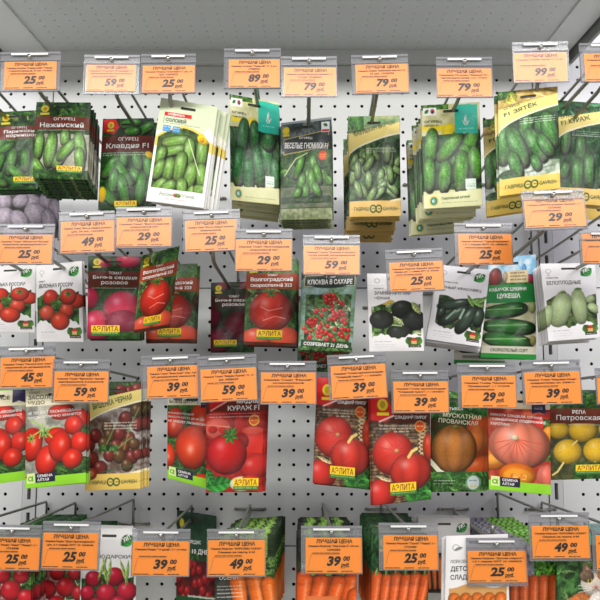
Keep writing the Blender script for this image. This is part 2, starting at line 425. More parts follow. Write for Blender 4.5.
def d_gnomiki():
    a = Art((52, 70, 34)); a.mottle(0, 0, 100, 56, (40, 52, 50), (120, 132, 128), 12, 160); a.rect(0, 0, 100, 4, (150, 160, 160))
    a.leafy(0, 54, 100, 140, 60, [(60, 104, 40), (90, 132, 60), (44, 76, 34)], 13, 161)
    a.mottle(0, 112, 100, 146, (104, 104, 86), (56, 84, 40), 8, 163)
    for i, (x, y, l, w, r) in enumerate([(36, 78, 22, 7, 22), (52, 98, 18, 7, 12), (64, 76, 16, 7, -8), (60, 104, 22, 8, -2), (72, 92, 18, 7, -14), (40, 106, 18, 7, 14), (48, 122, 16, 7, 4), (70, 118, 14, 7, -30), (32, 124, 14, 7, 30)]):
        a.cuc(x, y, l, w, r, (78, 138, 50), i + 165, 0.3)
    a.line([(8, 92), (30, 64), (52, 56)], 0.8, (190, 205, 150))
    a.rect(6, 25, 94, 52, (212, 190, 110), -0.1); a.rect(7, 26, 93, 51, (56, 66, 62), -0.1); a.rect(2, 33.5, 98, 45.5, (58, 66, 64), -0.1)
    a.E(10, 15, 7, 7, 0, (236, 214, 60), 0.1, 0); a.rect(4, 21, 18, 25, (236, 210, 60)); a.rect(80, 7, 96, 24, (226, 232, 226)); a.leaf(88, 12, 5, 3, 20, (50, 120, 60)); a.rect(81, 19, 95, 23, (196, 50, 44))
    a.E(82, 62, 8, 8, 0, (222, 74, 34), 0.1, 0); a.dashes(77, 60, 88, 2, (250, 220, 120), 1.1)
    a.mottle(2, 128, 98, 139, (26, 48, 22), (34, 60, 28), 6, 167); a.mottle(0, 147, 100, 165, (96, 110, 72), (150, 156, 120), 5, 170)
    t = [('title_lettering', 'ОГУРЕЦ', 36, 27.5, 62, 32, WHT, 0.02, 6), ('title_lettering', 'ВЕСЕЛЫЕ ГНОМИКИ F1', 8, 35, 92, 45, WHT, 0.02, 5), ('note_lettering', 'СОЗРЕВАЕТ 37 ДНЕЙ', 20, 130, 80, 136, (90, 120, 70), 0.0, 2)]
    return a, t
def gavrish(a, title1, title2, sub, base=(226, 194, 110), ink_c=(40, 84, 50), slope=-14):
    s = math.tan(math.radians(slope))
    # curved lower border of the picture
    arc = 143 - 0.010 * (UX - 50) ** 2 * 0 + 22 * ((UX - 8) / 100.0 - 0.55) * -0.9
    a.put((UY > arc + 6) * 1.0, base)
    a.put(((UY > arc) & (UY < arc + 6)) * 1.0, (240, 228, 178))
    a.rect(0, 140, 100, 165, base)
    # banner
    top = 27 - 18 * (UX / 100.0); bot = 60 - 40 * np.sqrt(np.clip(UX / 100.0, 0, 1))
    a.put(((UY > top + 2) & (UY < bot + 10)) * 1.0, (236, 216, 128))
    a.put(((UY > bot + 8) & (UY < bot + 10.5)) * 1.0, (246, 240, 206))
    a.E(50, 153, 22, 0.1, 0, base)
    a.ring(46, 153, 5.4, 1.2, ink_c); a.ring(57, 153, 5.4, 1.2, ink_c); a.dashes(44, 152, 49, 1, ink_c, 2); a.dashes(55, 152, 60, 1, ink_c, 2)
    return [('title_lettering', title1, 9, 26, 36, 32, ink_c, 0.01, slope), ('title_lettering', title2, 9, 34, 66, 42, ink_c, 0.02, slope),
            ('maker_lettering', 'ГАВРИШ', 9, 150, 38, 156, ink_c, 0.01, 0), ('maker_second_lettering', 'GAVRISH', 65, 150, 93, 156, ink_c, 0.01, 0)] + \
           ([('note_lettering', sub, 40, 133, 92, 137, ink_c, 0.0, -10)] if sub else [])
def d_gherkin():
    a = Art((104, 132, 84)); a.leafy(0, 0, 34, 22, 16, [(60, 120, 50), (96, 150, 70)], 10, 200); a.mottle(30, 0, 100, 24, (176, 178, 130), (104, 146, 96), 10, 201)
    a.leafy(0, 30, 100, 150, 20, [(70, 110, 60)], 10, 202)
    r = np.random.RandomState(5)
    for i in range(34):
        a.cuc(8 + 84 * r.rand(), 62 + 70 * r.rand(), 16, 6.4, r.rand() * 120 - 60, (120, 158, 96), i + 200, 0.42)
    t = gavrish(a, 'ОГУРЕЦ', 'БАБУШКИН ВНУЧОК', None, (222, 184, 104))
    t[1] = ('title_lettering', 'БАБУШКИН ВНУЧОК', 12, 26, 92, 34, (70, 96, 60), 0.01, -14)
    a.dashes(34, 54, 92, 3, (230, 235, 215), 1.3, 3)
    return a, t
def d_zyatek():
    a = Art((52, 88, 44)); a.mottle(0, 0, 100, 30, (176, 146, 74), (222, 196, 120), 7, 210); a.leafy(0, 0, 30, 14, 14, [(46, 100, 40), (100, 150, 60)], 9, 211)
    a.leaf(20, 14, 16, 7, -20, (206, 196, 80)); a.leaf(26, 10, 10, 5, 60, (190, 190, 70)); a.leafy(0, 40, 100, 145, 26, [(40, 84, 40), (60, 110, 50)], 12, 213)
    a.mottle(0, 118, 100, 150, (120, 140, 110), (196, 204, 190), 8, 216)
    a.line([(60, 6), (96, 24)], 1.0, (240, 220, 150)); a.line([(78, 2), (98, 10)], 1.0, (150, 120, 60))
    for i, (x, y, l, w, r) in enumerate([(8, 84, 34, 12, 4), (44, 62, 22, 11, 18), (84, 70, 32, 14, -14), (30, 92, 36, 13, -22), (60, 92, 32, 12, -30), (76, 94, 22, 10, -36), (60, 120, 14, 8, -20), (26, 120, 24, 10, -18)]):
        a.cuc(x, y, l, w, r, (60, 122, 50), i + 210, 0.24, 0.32)
    a.leaf(14, 134, 18, 8, 0, (50, 96, 44))
    t = gavrish(a, 'ОГУРЕЦ', 'F1 ЗЯТЁК', 'Семена от автора', (224, 192, 90))
    a.dashes(34, 48, 94, 3, (234, 240, 226), 1.4, 3.6, 5, 0.8, -0.03)
    return a, t
def d_kurazh():
    a = Art((48, 84, 44)); a.leafy(0, 0, 100, 34, 40, [(46, 96, 50), (86, 140, 96), (30, 70, 40)], 12, 220)
    a.leafy(0, 40, 100, 150, 50, [(44, 96, 46), (34, 74, 40)], 13, 222)
    for i, (x, y, l, w, r) in enumerate([(18, 66, 22, 10, 8), (46, 78, 26, 10, 2), (40, 116, 26, 12, 4), (62, 110, 30, 10, -2), (90, 112, 26, 10, 10), (16, 112, 14, 8, 20)]):
        a.cuc(x, y, l, w, r, (64, 120, 54), i + 220, 0.25, 0.3)
    t = gavrish(a, 'ОГУРЕЦ', 'F1 КУРАЖ', 'Семена от автора', (222, 186, 104)); a.dashes(30, 48, 94, 3, (230, 236, 226), 1.3, 3.4)
    return a, t
def d_darkroot():
    a = Art((226, 190, 90)); a.mottle(30, 60, 100, 158, (22, 20, 16), (58, 48, 34), 3, 230); a.rect(0, 158, 100, 165, (220, 186, 96)); a.leafy(0, 0, 100, 58, 30, [(50, 96, 40)], 12, 231)
    a.poly([(0, 165), (0, 60), (30, 60), (60, 120), (40, 150), (100, 165)], (226, 190, 96))
    for i in range(12): a.E(40 + 6 * i, 140 - 3 * (i % 3), 5, 10, 20, (44, 38, 30), 0.5, 0.1, 0.4)
    return a, []
def d_mauve():
    a = Art((52, 46, 48)); a.leafy(0, 0, 100, 80, 30, [(30, 60, 30), (24, 44, 24)], 12, 240)
    r = np.random.RandomState(2)
    for i, (x, y, rx, ry, ro) in enumerate([(60, 98, 14, 24, -60), (84, 104, 13, 24, -20), (96, 116, 12, 26, -10), (66, 124, 20, 26, -24), (12, 98, 15, 17, 0), (40, 96, 12, 15, 40), (14, 126, 18, 18, 20), (38, 132, 14, 20, -30), (84, 134, 12, 24, -6), (30, 154, 20, 14, 0), (64, 156, 22, 14, 10)]):
        a.E(x, y, rx, ry, ro, (204, 190, 204), 0.5, 0.12, 0.10, 0.05, 0, i)
    return a, []
# white packets with a leaf badge
def hit(title, a, tboxes, icon=True, badge=True, y0=62, y1=130):
    a.E(84, 25, 0.1, 0.1, 0, (0, 0, 0))
    if badge:
        a.leaf(82, 20, 14, 11, -38, (56, 142, 62))
    if icon: a.ring(13, 17, 4.5, 0.5, (150, 148, 146)); a.line([(13, 21), (11, 26), (15, 26)], 0.5, (150, 148, 146))
    a.leaf(82, 148, 15, 10, 0, (74, 120, 44)); a.leaf(74, 143, 9, 9, 60, (60, 104, 40)); a.leaf(90, 143, 9, 9, -60, (84, 130, 50))
    a.poly([(74, 145), (82, 136), (90, 145)], (196, 40, 34)); a.rect(77, 144, 87, 150, (210, 170, 110)); a.rect(72, 152, 95, 157, (36, 40, 34))
    a.dashes(10, 144, 44, 1, (150, 148, 148), 1.2); a.dashes(10, 150, 48, 2, (170, 168, 168), 1.2, 4.5, 4)
    t = [('title_lettering', s, x0, ya, x1, yb, (62, 60, 64), 0.015, 0) for (s, x0, ya, x1, yb) in tboxes]
    if badge: t.append(('badge_lettering', 'ХИТ', 75, 16, 90, 24, WHT, 0.02, -30))
    t.append(('maker_lettering', 'Удачные семена', 73.5, 153.2, 93.5, 156, (220, 214, 200), 0.0, 0))
    return t
def picmask(x0, y0, x1, y1, wob=4.0, seed=0):
    t = y0 + wob * np.sin(UX * 0.09 + seed) ; b = y1 + wob * np.sin(UX * 0.11 + 1 + seed) + 1.5 * np.sin(UX * 0.5)
    return ((UX > x0) & (UX < x1) & (UY > t) & (UY < b)).astype(float)
def d_yablonka():
    a = Art((228, 225, 224)); m = picmask(2, 66, 92, 126, 6, 2)
    b = Art((60, 100, 44)); b.leafy(0, 50, 100, 140, 50, [(70, 120, 50), (40, 80, 32), (110, 150, 80)], 10, 250)
    a.put(m, b.c)
    for (x, y, r, ry, c) in [(88, 82, 18, 15, (214, 60, 36)), (66, 100, 16, 16, (216, 70, 44)), (24, 104, 17, 16, (224, 84, 58)), (32, 72, 17, 17, (206, 52, 30)), (70, 72, 18, 17, (206, 48, 28)), (52, 122, 20, 19, (218, 58, 26))]:
        a.tom(x, y, r, ry, c, cal=False)
    a.line([(54, 52), (54, 66), (44, 84), (42, 96)], 1.4, (80, 116, 50)); a.calyx(40, 84, 9); a.calyx(70, 66, 8); a.calyx(50, 92, 7)
    return a, hit('', a, [('ЯБЛОНЬКА РОССИИ', 6, 42, 80, 51), ('ТОМАТ', 7, 35, 20, 38.5)])
def d_blackradish():
    a = Art((228, 226, 226)); m = picmask(6, 66, 96, 134, 5, 1)
    b = Art((150, 160, 120)); b.leafy(0, 50, 100, 140, 40, [(110, 150, 70), (190, 200, 150), (80, 120, 50)], 9, 260); a.put(m, b.c)
    for (x, y, rx, ry, ro) in [(64, 78, 22, 20, 10), (24, 98, 22, 20, -10), (84, 100, 22, 22, 10), (56, 124, 24, 14, -4)]:
        a.E(x, y, rx, ry, ro, (48, 52, 46), 0.55, 0.16, 0.1, clip=np.maximum(m, (UY < 120) * 1.0))
    a.line([(44, 110), (60, 112)], 1.2, (190, 200, 140)); a.leaf(88, 74, 16, 7, 60, (190, 205, 130))
    a.poly([(24, 66), (42, 56), (50, 60), (34, 68)], (190, 160, 70))
    a.rect(0, 26, 100, 26.8, (196, 194, 194)); a.ring(18, 16, 4.5, 0.5, (140, 138, 136))
    return a, hit('', a, [('ЗИМНЯЯ КРУГЛАЯ', 12, 38, 78, 46), ('ЧЁРНАЯ', 12, 49, 40, 56), ('РЕДЬКА', 12, 31, 30, 34.5)], icon=False, badge=False)
def d_zuccblack():
    a = Art((228, 226, 228)); m = picmask(10, 70, 97, 132, 5, 3)
    b = Art((120, 90, 60)); b.leafy(0, 60, 100, 140, 34, [(70, 90, 50), (120, 96, 60), (40, 60, 34)], 9, 270); a.put(m, b.c)
    for (x, y, l, w, r) in [(40, 82, 32, 9, 72), (42, 106, 34, 10, 48), (66, 112, 34, 11, 26), (18, 104, 12, 6, 20), (88, 104, 20, 9, 8)]:
        a.cuc(x, y, l, w, r, (44, 66, 52), 3, 0.4, 0.05, (30, 50, 36))
    a.line([(60, 92), (54, 112)], 2.0, (150, 172, 150)); a.line([(44, 96), (30, 116)], 1.6, (140, 164, 140))
    for (x, y, r) in [(70, 72, 60), (84, 76, 20), (80, 68, -20), (92, 66, -40)]: a.leaf(x, y, 16, 4, r, (120, 164, 80))
    return a, hit('', a, [('ЧЁРНЫЙ КРАСАВЕЦ', 4, 44, 88, 52), ('КАБАЧОК', 16, 35, 42, 38)])
def d_tsukesha():
    a = Art((90, 150, 60)); a.mottle(0, 0, 100, 46, (120, 180, 214), (210, 226, 232), 12, 280); a.leafy(0, 36, 100, 48, 16, [(70, 130, 60)], 7, 281)
    a.E(16, 34, 14, 16, 0, (140, 40, 30), 0.5, 0.2, ribs=5); a.E(88, 38, 10, 7, 0, (180, 60, 90), 0.4, 0.2); a.E(76, 24, 5, 10, 0, (60, 130, 190), 0.3, 0.2)
    a.rect(38, 24, 84, 44, (206, 190, 140)); a.E(36, 34, 5, 9, 0, (180, 150, 110), 0.4, 0.1)
    a.rect(0, 46, 100, 76, (36, 132, 62)); a.mottle(0, 76, 100, 146, (170, 170, 130), (214, 210, 176), 10, 283)
    for (x, y, l, w, r) in [(38, 88, 44, 11, 84), (48, 114, 50, 12, 92), (46, 136, 46, 12, 96)]:
        a.cuc(x, y, l, w, r, (44, 118, 48), 5, 0.3, 0.12, (50, 120, 50)); a.line([(x - 40, y - 1), (x + 34, y - 3)], 0.9, (130, 180, 110))
    a.E(92, 84, 7, 9, 0, (180, 190, 120), 0.3, 0.2); a.E(94, 136, 6, 8, 0, (150, 140, 80), 0.3, 0.1); a.rect(0, 146, 100, 158, (214, 210, 190)); a.rect(0, 157, 100, 165, (44, 146, 60))
    t = [('title_lettering', 'КАБАЧОК ЦУКИНИ', 6, 51, 80, 58, WHT, 0.02, 0), ('title_lettering', 'ЦУКЕША', 22, 61, 68, 70, WHT, 0.03, 0), ('note_lettering', 'СКОРОСПЕЛЫЙ СОРТ', 16, 148, 84, 154.5, (40, 50, 40), 0.02, 0)]
    a.dashes(46, 27, 80, 3, (90, 60, 40), 2.4, 5.4)
    return a, t
def d_whitezucc():
    a = Art((226, 224, 224)); m = picmask(4, 76, 98, 132, 7, 2.2)
    b = Art((90, 100, 60)); b.leafy(0, 60, 100, 140, 40, [(90, 110, 60), (60, 84, 44), (110, 80, 50)], 10, 290); a.put(m, b.c)
    for (x, y, l, w, r) in [(86, 80, 10, 8, 60), (92, 100, 14, 9, -50), (34, 66, 8, 6, 60), (28, 100, 38, 19, 18), (64, 96, 38, 15, -3), (4, 112, 24, 8, 10)]:
        a.E(x, y, w, l, r, (176, 196, 140), 0.42, 0.3, 0.06, 0.02, 0, 2, 2.4)
    a.leaf(64, 58, 8, 4, 0, (110, 150, 80)); a.leaf(36, 64, 6, 3, 0, (120, 150, 80))
    return a, hit('', a, [('БЕЛОПЛОДНЫЕ', 8, 38, 70, 48), ('КАБАЧОК', 8, 30, 30, 33)])
def d_krasnodar():
    a = Art((226, 224, 224)); m = picmask(2, 80, 96, 128, 4, 1)
    b = Art((60, 90, 44)); b.leafy(0, 60, 100, 140, 40, [(50, 96, 44), (90, 130, 60)], 9, 300); a.put(m, b.c)
    for (x, y, r) in [(24, 84, 15), (62, 80, 17), (48, 108, 18), (84, 104, 18), (14, 108, 14), (30, 128, 14), (70, 126, 16)]:
        a.E(x, y, r, r * 0.9, 0, (200, 28, 54), 0.5, 0.35)
    for (x, y, r) in [(44, 70, 80), (52, 72, 96), (40, 66, 110), (78, 72, 70), (84, 74, 95)]: a.leaf(x, y, 24, 3.5, r, (170, 200, 110))
    return a, hit('', a, [('КРАСНОДАРСКИЙ', 2, 42, 96, 51)], icon=False)
def d_childcarrot():
    a = Art((226, 224, 222)); m = picmask(6, 84, 96, 165, 4, 1)
    b = Art((200, 150, 90)); a.put(m, b.c)
    r = np.random.RandomState(8)
    for i in range(9): a.carrot(14 + 9 * i, 104 + 6 * (i % 2), 2 + 9 * i, 190, 9, 5, (226, 116, 40), i)
    a.ring(16, 20, 5, 0.5, (130, 130, 130)); a.leaf(20, 22, 8, 3, -20, (150, 150, 150))
    return a, [('title_lettering', 'МОРКОВЬ', 8, 40, 34, 46, (80, 78, 80), 0.0, 0), ('title_lettering', 'ДЕТСКАЯ', 8, 51, 52, 61, (48, 46, 48), 0.02, 0), ('title_lettering', 'СЛАДОСТЬ', 8, 65, 58, 75, (48, 46, 48), 0.02, 0)]
def d_whitecarrot():
    a = Art((196, 194, 190)); a.leaf(84, 20, 14, 10, -38, (50, 120, 60)); a.mottle(4, 70, 96, 150, (40, 36, 34), (90, 60, 40), 8, 310)
    for i in range(6): a.carrot(16 + 13 * i, 84, 22 + 10 * i, 140, 6, 3, (220, 110, 50), i)
    return a, [('badge_lettering', 'ХИТ', 77, 16, 92, 24, WHT, 0.02, -30)]
# aelita tomatoes
def d_heart(dark=False):
    k = 1.0
    a = Art((150, 30, 56)); a.leafy(0, 0, 100, 165, 40, [(50, 86, 34), (36, 60, 28)], 12, 320)
    cs = (198, 42, 74)
    for (x, y, rx, ry) in [(76, 8, 24, 16), (30, 14, 16, 10), (4, 84, 18, 22), (18, 138, 30, 30), (66, 104, 36, 34)]:
        a.E(x, y, rx, ry, 0, cs, 0.5, 0.4)
    a.E(68, 134, 34, 26, 6, (132, 24, 52), 0.3, 0.1); a.mottle(60, 150, 100, 165, (60, 100, 40), (30, 60, 26), 6, 322)
    brown_band(a, 30, 62, (84, 38, 30)); aelita_sun(a, 17, 12, 7)
    a.dashes(8, 64, 92, 1, (230, 210, 210))
    t = [('title_lettering', 'ТОМАТ', 40, 31.5, 64, 37, WHT, 0.01, 0), ('title_lettering', 'Бычье сердце', 10, 39.5, 93, 48, WHT, 0.02, 0), ('title_lettering', 'розовое', 26, 51, 76, 59, WHT, 0.02, 0)]
    return a, t + aelita_mark(a, 8, 138, 62, 158)
def d_heart_dark():  # d_heart in darker colours, shade painted into the print
    a, t = d_heart(); 
    b = Art((70, 14, 26)); b.leafy(0, 0, 100, 165, 40, [(36, 56, 26), (26, 40, 20)], 12, 325)
    for (x, y, rx, ry) in [(86, 8, 24, 16), (30, 8, 18, 12), (4, 84, 22, 24), (18, 138, 30, 30), (70, 104, 40, 38)]:
        b.E(x, y, rx, ry, 0, (112, 18, 40), 0.55, 0.12)
    b.mottle(68, 146, 100, 165, (50, 96, 34), (24, 44, 20), 6, 326)
    brown_band(b, 30, 62, (54, 28, 24)); aelita_sun(b, 17, 14, 7)
    return b, [x for x in t if x[0] == 'title_lettering'] + aelita_mark(b, 8, 136, 60, 152)
def d_volgograd():
    a = Art((120, 60, 34)); a.leafy(0, 0, 100, 30, 24, [(90, 140, 60), (60, 104, 44), (150, 180, 110)], 12, 330)
    a.leafy(0, 56, 100, 165, 40, [(70, 110, 50), (120, 140, 80), (84, 60, 40)], 12, 331)
    for (x, y, rx, ry) in [(24, 150, 28, 18), (76, 148, 30, 20)]: a.E(x, y, rx, ry, 0, (226, 84, 56), 0.4, 0.4)
    a.E(50, 100, 42, 38, 0, (218, 48, 30), 0.45, 0.4, ribs=3); a.line([(30, 92), (46, 100), (72, 94)], 0.8, (240, 150, 130)); a.line([(36, 118), (58, 110), (78, 114)], 0.7, (240, 140, 120)); a.calyx(50, 66, 11)
    a.mottle(0, 158, 100, 165, (96, 30, 22), (60, 40, 26), 6, 333)
    brown_band(a, 28, 58, (120, 52, 34)); aelita_sun(a, 14, 14, 7)
    t = [('title_lettering', 'ТОМАТ', 42, 30, 62, 34, WHT, 0.01, 0), ('title_lettering', 'Волгоградский', 9, 36, 92, 45.5, WHT, 0.02, 0), ('title_lettering', 'скороспелый 323', 9, 47.5, 90, 56, WHT, 0.02, 0)]
    return a, t + aelita_mark(a, 24, 136, 72, 154)
def d_klyukva():
    a = Art((120, 150, 130)); a.mottle(0, 36, 100, 165, (160, 186, 190), (110, 144, 110), 14, 340)
    a.leafy(8, 50, 92, 150, 46, [(104, 144, 82), (160, 186, 130), (84, 118, 66), (196, 206, 170)], 10, 341)
    r = np.random.RandomState(4)
    for i in range(80):
        t = r.rand(); y = 50 + 96 * t; w = 14 + 30 * min(1, t * 1.3); x = 58 - 12 * t + (r.rand() - 0.5) * 2 * w
        a.E(x, y, 4.4, 4.6, 0, (214, 46, 42), 0.4, 0.5, seed=i)
        if i % 2: a.leaf(x + 6, y - 6, 6, 2.6, r.rand() * 180, (110, 150, 84))
    a.leafy(0, 156, 100, 165, 14, [(100, 140, 80)], 6, 343)
    a.rect(0, 0, 100, 16, (50, 60, 56)); a.rect(3, 10, 97, 33, (206, 196, 150)); a.rect(4, 11, 96, 32, (44, 54, 50)); a.E(50, 33, 30, 4, 0, (44, 54, 50), 0, 0)
    a.rect(2, 145, 98, 158, (40, 70, 36), 0.04)
    t = [('title_lettering', 'ТОМАТ', 42, 12.5, 60, 16.5, WHT, 0.01, 0), ('title_lettering', 'КЛЮКВА В САХАРЕ', 9, 19, 92, 29.5, WHT, 0.02, 0), ('note_lettering', 'СОЗРЕВАЕТ 21 ДЕНЬ', 8, 147.5, 92, 156, WHT, 0.02, 2)]
    return a, t
def altai(a, t1):
    a.rect(0, 148, 100, 165, (138, 204, 48)); a.rect(3, 141, 17, 157, (206, 224, 150)); a.ring(9, 150, 3.2, 0.9, (90, 150, 40)); a.line([(13, 146), (13, 154)], 0.8, (90, 150, 40))
    a.rect(18, 142, 50, 157, (38, 34, 60))
    return t1 + [('maker_lettering', 'СЕМЕНА', 21, 144, 46, 148.5, WHT, 0.01, 0), ('maker_lettering', 'АЛТАЯ', 21, 150.5, 40, 155, WHT, 0.01, 0)]
def d_zasol():
    a = Art((150, 150, 140)); a.mottle(0, 28, 100, 165, (120, 120, 110), (190, 186, 170), 14, 350); a.leafy(30, 120, 100, 150, 14, [(60, 100, 40), (50, 84, 40)], 10, 351); a.leafy(80, 50, 100, 100, 10, [(70, 110, 50)], 10, 352)
    for (x, y, rx, ry, ro) in [(88, 56, 14, 18, 10), (60, 42, 22, 14, 0), (80, 66, 15, 17, 0), (12, 84, 18, 18, 0), (52, 84, 20, 16, 0), (12, 96, 17, 26, 8), (90, 96, 16, 18, 0), (36, 122, 18, 26, 10), (58, 100, 19, 26, 4), (78, 122, 17, 17, -30), (8, 152, 10, 9, 0)]:
        a.E(x, y, rx, ry, ro, (222, 40, 20), 0.5, 0.42, hx=0.1, hy=-0.2)
    a.line([(8, 52), (26, 64), (44, 84)], 1.2, (150, 190, 90)); a.line([(30, 60), (24, 84)], 1.0, (150, 190, 90)); a.line([(8, 82), (26, 72), (52, 66)], 1.0, (160, 196, 100)); a.calyx(34, 76, 9, (140, 180, 80)); a.calyx(10, 84, 8, (140, 180, 80))
    a.rect(0, 0, 100, 30, (228, 220, 186)); a.rect(0, 0, 100, 3, (150, 204, 60)); a.poly([(76, 2), (98, 2), (98, 26), (87, 22), (76, 26)], (46, 40, 80))
    return a, altai(a, [('title_lettering', 'ТОМАТ', 5, 6, 24, 10, (50, 50, 46), 0.0, 0), ('title_lettering', 'ЗАСОЛОЧНОЕ', 4, 12, 72, 19, (50, 50, 46), 0.02, 0), ('title_lettering', 'ЧУДО', 4, 21.5, 32, 28.5, (50, 50, 46), 0.02, 0),
        ('note_lettering', 'НЕ ТРЕБУЕТ ПАСЫНКОВАНИЯ', 4, 40, 92, 45, WHT, 0.01, -2), ('note_lettering', 'ПЛОДЫ ОТЛИЧНО ХРАНЯТСЯ', 4, 48, 92, 53, WHT, 0.01, -2)])
def d_vishenka():
    a = Art((70, 56, 44)); a.leafy(0, 0, 100, 26, 18, [(60, 100, 44), (50, 70, 40)], 9, 360); a.mottle(0, 40, 100, 150, (170, 164, 160), (90, 70, 56), 12, 361)
    for (x, y) in [(78, 16), (92, 12), (62, 14)]: a.E(x, y, 12, 11, 0, (126, 44, 32), 0.5, 0.4)
    r = np.random.RandomState(6)
    for i, (x, y, q) in enumerate([(92, 44, 12), (72, 56, 12), (94, 66, 12), (40, 70, 11), (18, 82, 12), (8, 96, 10), (44, 82, 11), (62, 80, 12), (80, 86, 10), (34, 94, 11), (56, 98, 11), (70, 100, 11), (88, 96, 10), (12, 118, 13), (44, 112, 11), (62, 114, 12), (84, 116, 12), (28, 132, 13), (76, 128, 11), (94, 112, 9)]):
        a.E(x, y, q, q * 0.95, 0, (124, 44, 36) if i % 3 else (98, 66, 34), 0.55, 0.4, seed=i)
    for pts in [[(96, 40), (80, 70), (70, 104)], [(50, 74), (36, 100), (26, 118)], [(84, 86), (66, 96), (52, 110)]]: a.line(pts, 0.9, (110, 140, 70))
    a.leafy(24, 96, 60, 106, 6, [(80, 120, 56)], 6, 365)
    t = gavrish(a, 'ТОМАТ', 'ВИШЕНКА ЧЕРНАЯ', None, (226, 192, 96), slope=-12); a.E(10, 140, 12, 9, 0, (170, 60, 40), 0.3, 0.2); a.E(10, 140, 7, 5, 0, (200, 120, 80), 0.2, 0)
    t[1] = ('title_lettering', 'ВИШЕНКА ЧЕРНАЯ', 12, 33, 84, 42, (40, 84, 50), 0.015, -12); a.dashes(34, 62, 92, 3, (236, 236, 220), 1.8, 4.4)
    t += [('note_lettering', 'Семена от автора', 26, 136, 90, 141, (40, 96, 60), 0.0, -9)]
    return a, t
def d_boets():
    a = Art((70, 96, 44)); a.leafy(0, 20, 100, 165, 44, [(70, 116, 50), (50, 84, 40)], 12, 370)
    for (x, y, rx, ry, ro) in [(14, 56, 20, 30, 10), (70, 44, 26, 26, 20), (2, 120, 14, 24, 0), (48, 98, 32, 40, 14), (78, 156, 30, 16, 0), (96, 120, 14, 26, 10)]:
        a.E(x, y, rx, ry, ro, (226, 62, 24), 0.5, 0.45, hx=-0.05, hy=0.1)
    a.rect(0, 0, 100, 22, (226, 220, 190)); a.poly([(66, 0), (94, 0), (94, 28), (80, 24), (66, 28)], (44, 42, 76)); a.ring(80, 8, 4, 1.2, WHT); a.dashes(69, 17, 91, 2, WHT, 1.3)
    return a, altai(a, [('title_lettering', 'БОЕЦ (БУЯН)', 4, 11, 62, 20, (60, 60, 54), 0.015, 0), ('note_lettering', 'РАННЕСПЕЛЫЙ', 2, 34, 52, 38.5, WHT, 0.01, 3), ('note_lettering', 'ВЫСОТА КУСТА ДО 60 СМ', 2, 42, 72, 46.5, WHT, 0.01, 3), ('note_lettering', 'НЕ ТРЕБУЕТ ПАСЫНКОВАНИЯ', 2, 50, 88, 54.5, WHT, 0.01, 3)])
def d_madam():
    a = Art((150, 24, 22)); a.mottle(0, 0, 100, 165, (120, 18, 18), (180, 40, 32), 14, 380); a.leafy(0, 0, 12, 60, 8, [(50, 80, 36)], 8, 381)
    a.E(20, 58, 28, 26, 0, (204, 50, 40), 0.3, 0.1); a.E(20, 62, 22, 17, 0, (226, 100, 84), 0.2, 0.1); a.E(12, 64, 8, 6, 0, (196, 44, 36), 0.2, 0); a.E(30, 66, 9, 5, 20, (196, 44, 36), 0.2, 0); a.line([(2, 56), (40, 60)], 1, (236, 140, 120))
    a.rect(62, 66, 98, 108, (196, 40, 30)); a.E(80, 66, 18, 6, 0, (222, 76, 58), 0.1, 0.1); a.E(80, 108, 18, 6, 0, (190, 34, 28), 0.1, 0)
    a.E(86, 124, 26, 20, -20, (196, 40, 34), 0.4, 0.3); a.E(60, 84, 14, 14, 0, (140, 20, 20), 0.4, 0)
    a.E(36, 104, 35, 33, 0, (196, 24, 26), 0.5, 0.28); a.calyx(42, 74, 14, (60, 130, 46), 7); a.line([(42, 74), (50, 62)], 1.4, (80, 140, 50))
    a.leaf(22, 152, 28, 14, -10, (56, 150, 60)); a.leaf(6, 140, 16, 10, 60, (60, 140, 60)); a.E(62, 152, 20, 12, 0, (222, 226, 190), 0.3, 0); a.E(80, 148, 20, 10, 0, (206, 40, 34), 0.3, 0.2)
    a.E(82, 50, 9, 9, 0, (230, 90, 30), 0.1, 0); a.ring(82, 50, 8, 0.9, (240, 190, 60)); a.dashes(76, 49, 88, 1, (250, 230, 140), 2)
    brown_band(a, 0, 35, (84, 34, 26)); a.poly([(2, 0), (36, 0), (40, 18), (8, 36)], (206, 30, 28)); a.line([(8, 33), (36, 18)], 0.8, (240, 220, 210))
    t = [('title_lettering', 'МАДАМ', 52, 15.5, 90, 23.5, WHT, 0.02, 0), ('title_lettering', 'КУРАЖ F1', 37, 25.5, 90, 33.5, WHT, 0.02, 0)]
    a.dashes(6, 38, 92, 2, (240, 226, 220), 1.6, 5)
    return a, t + aelita_mark(a, 48, 143, 92, 162)
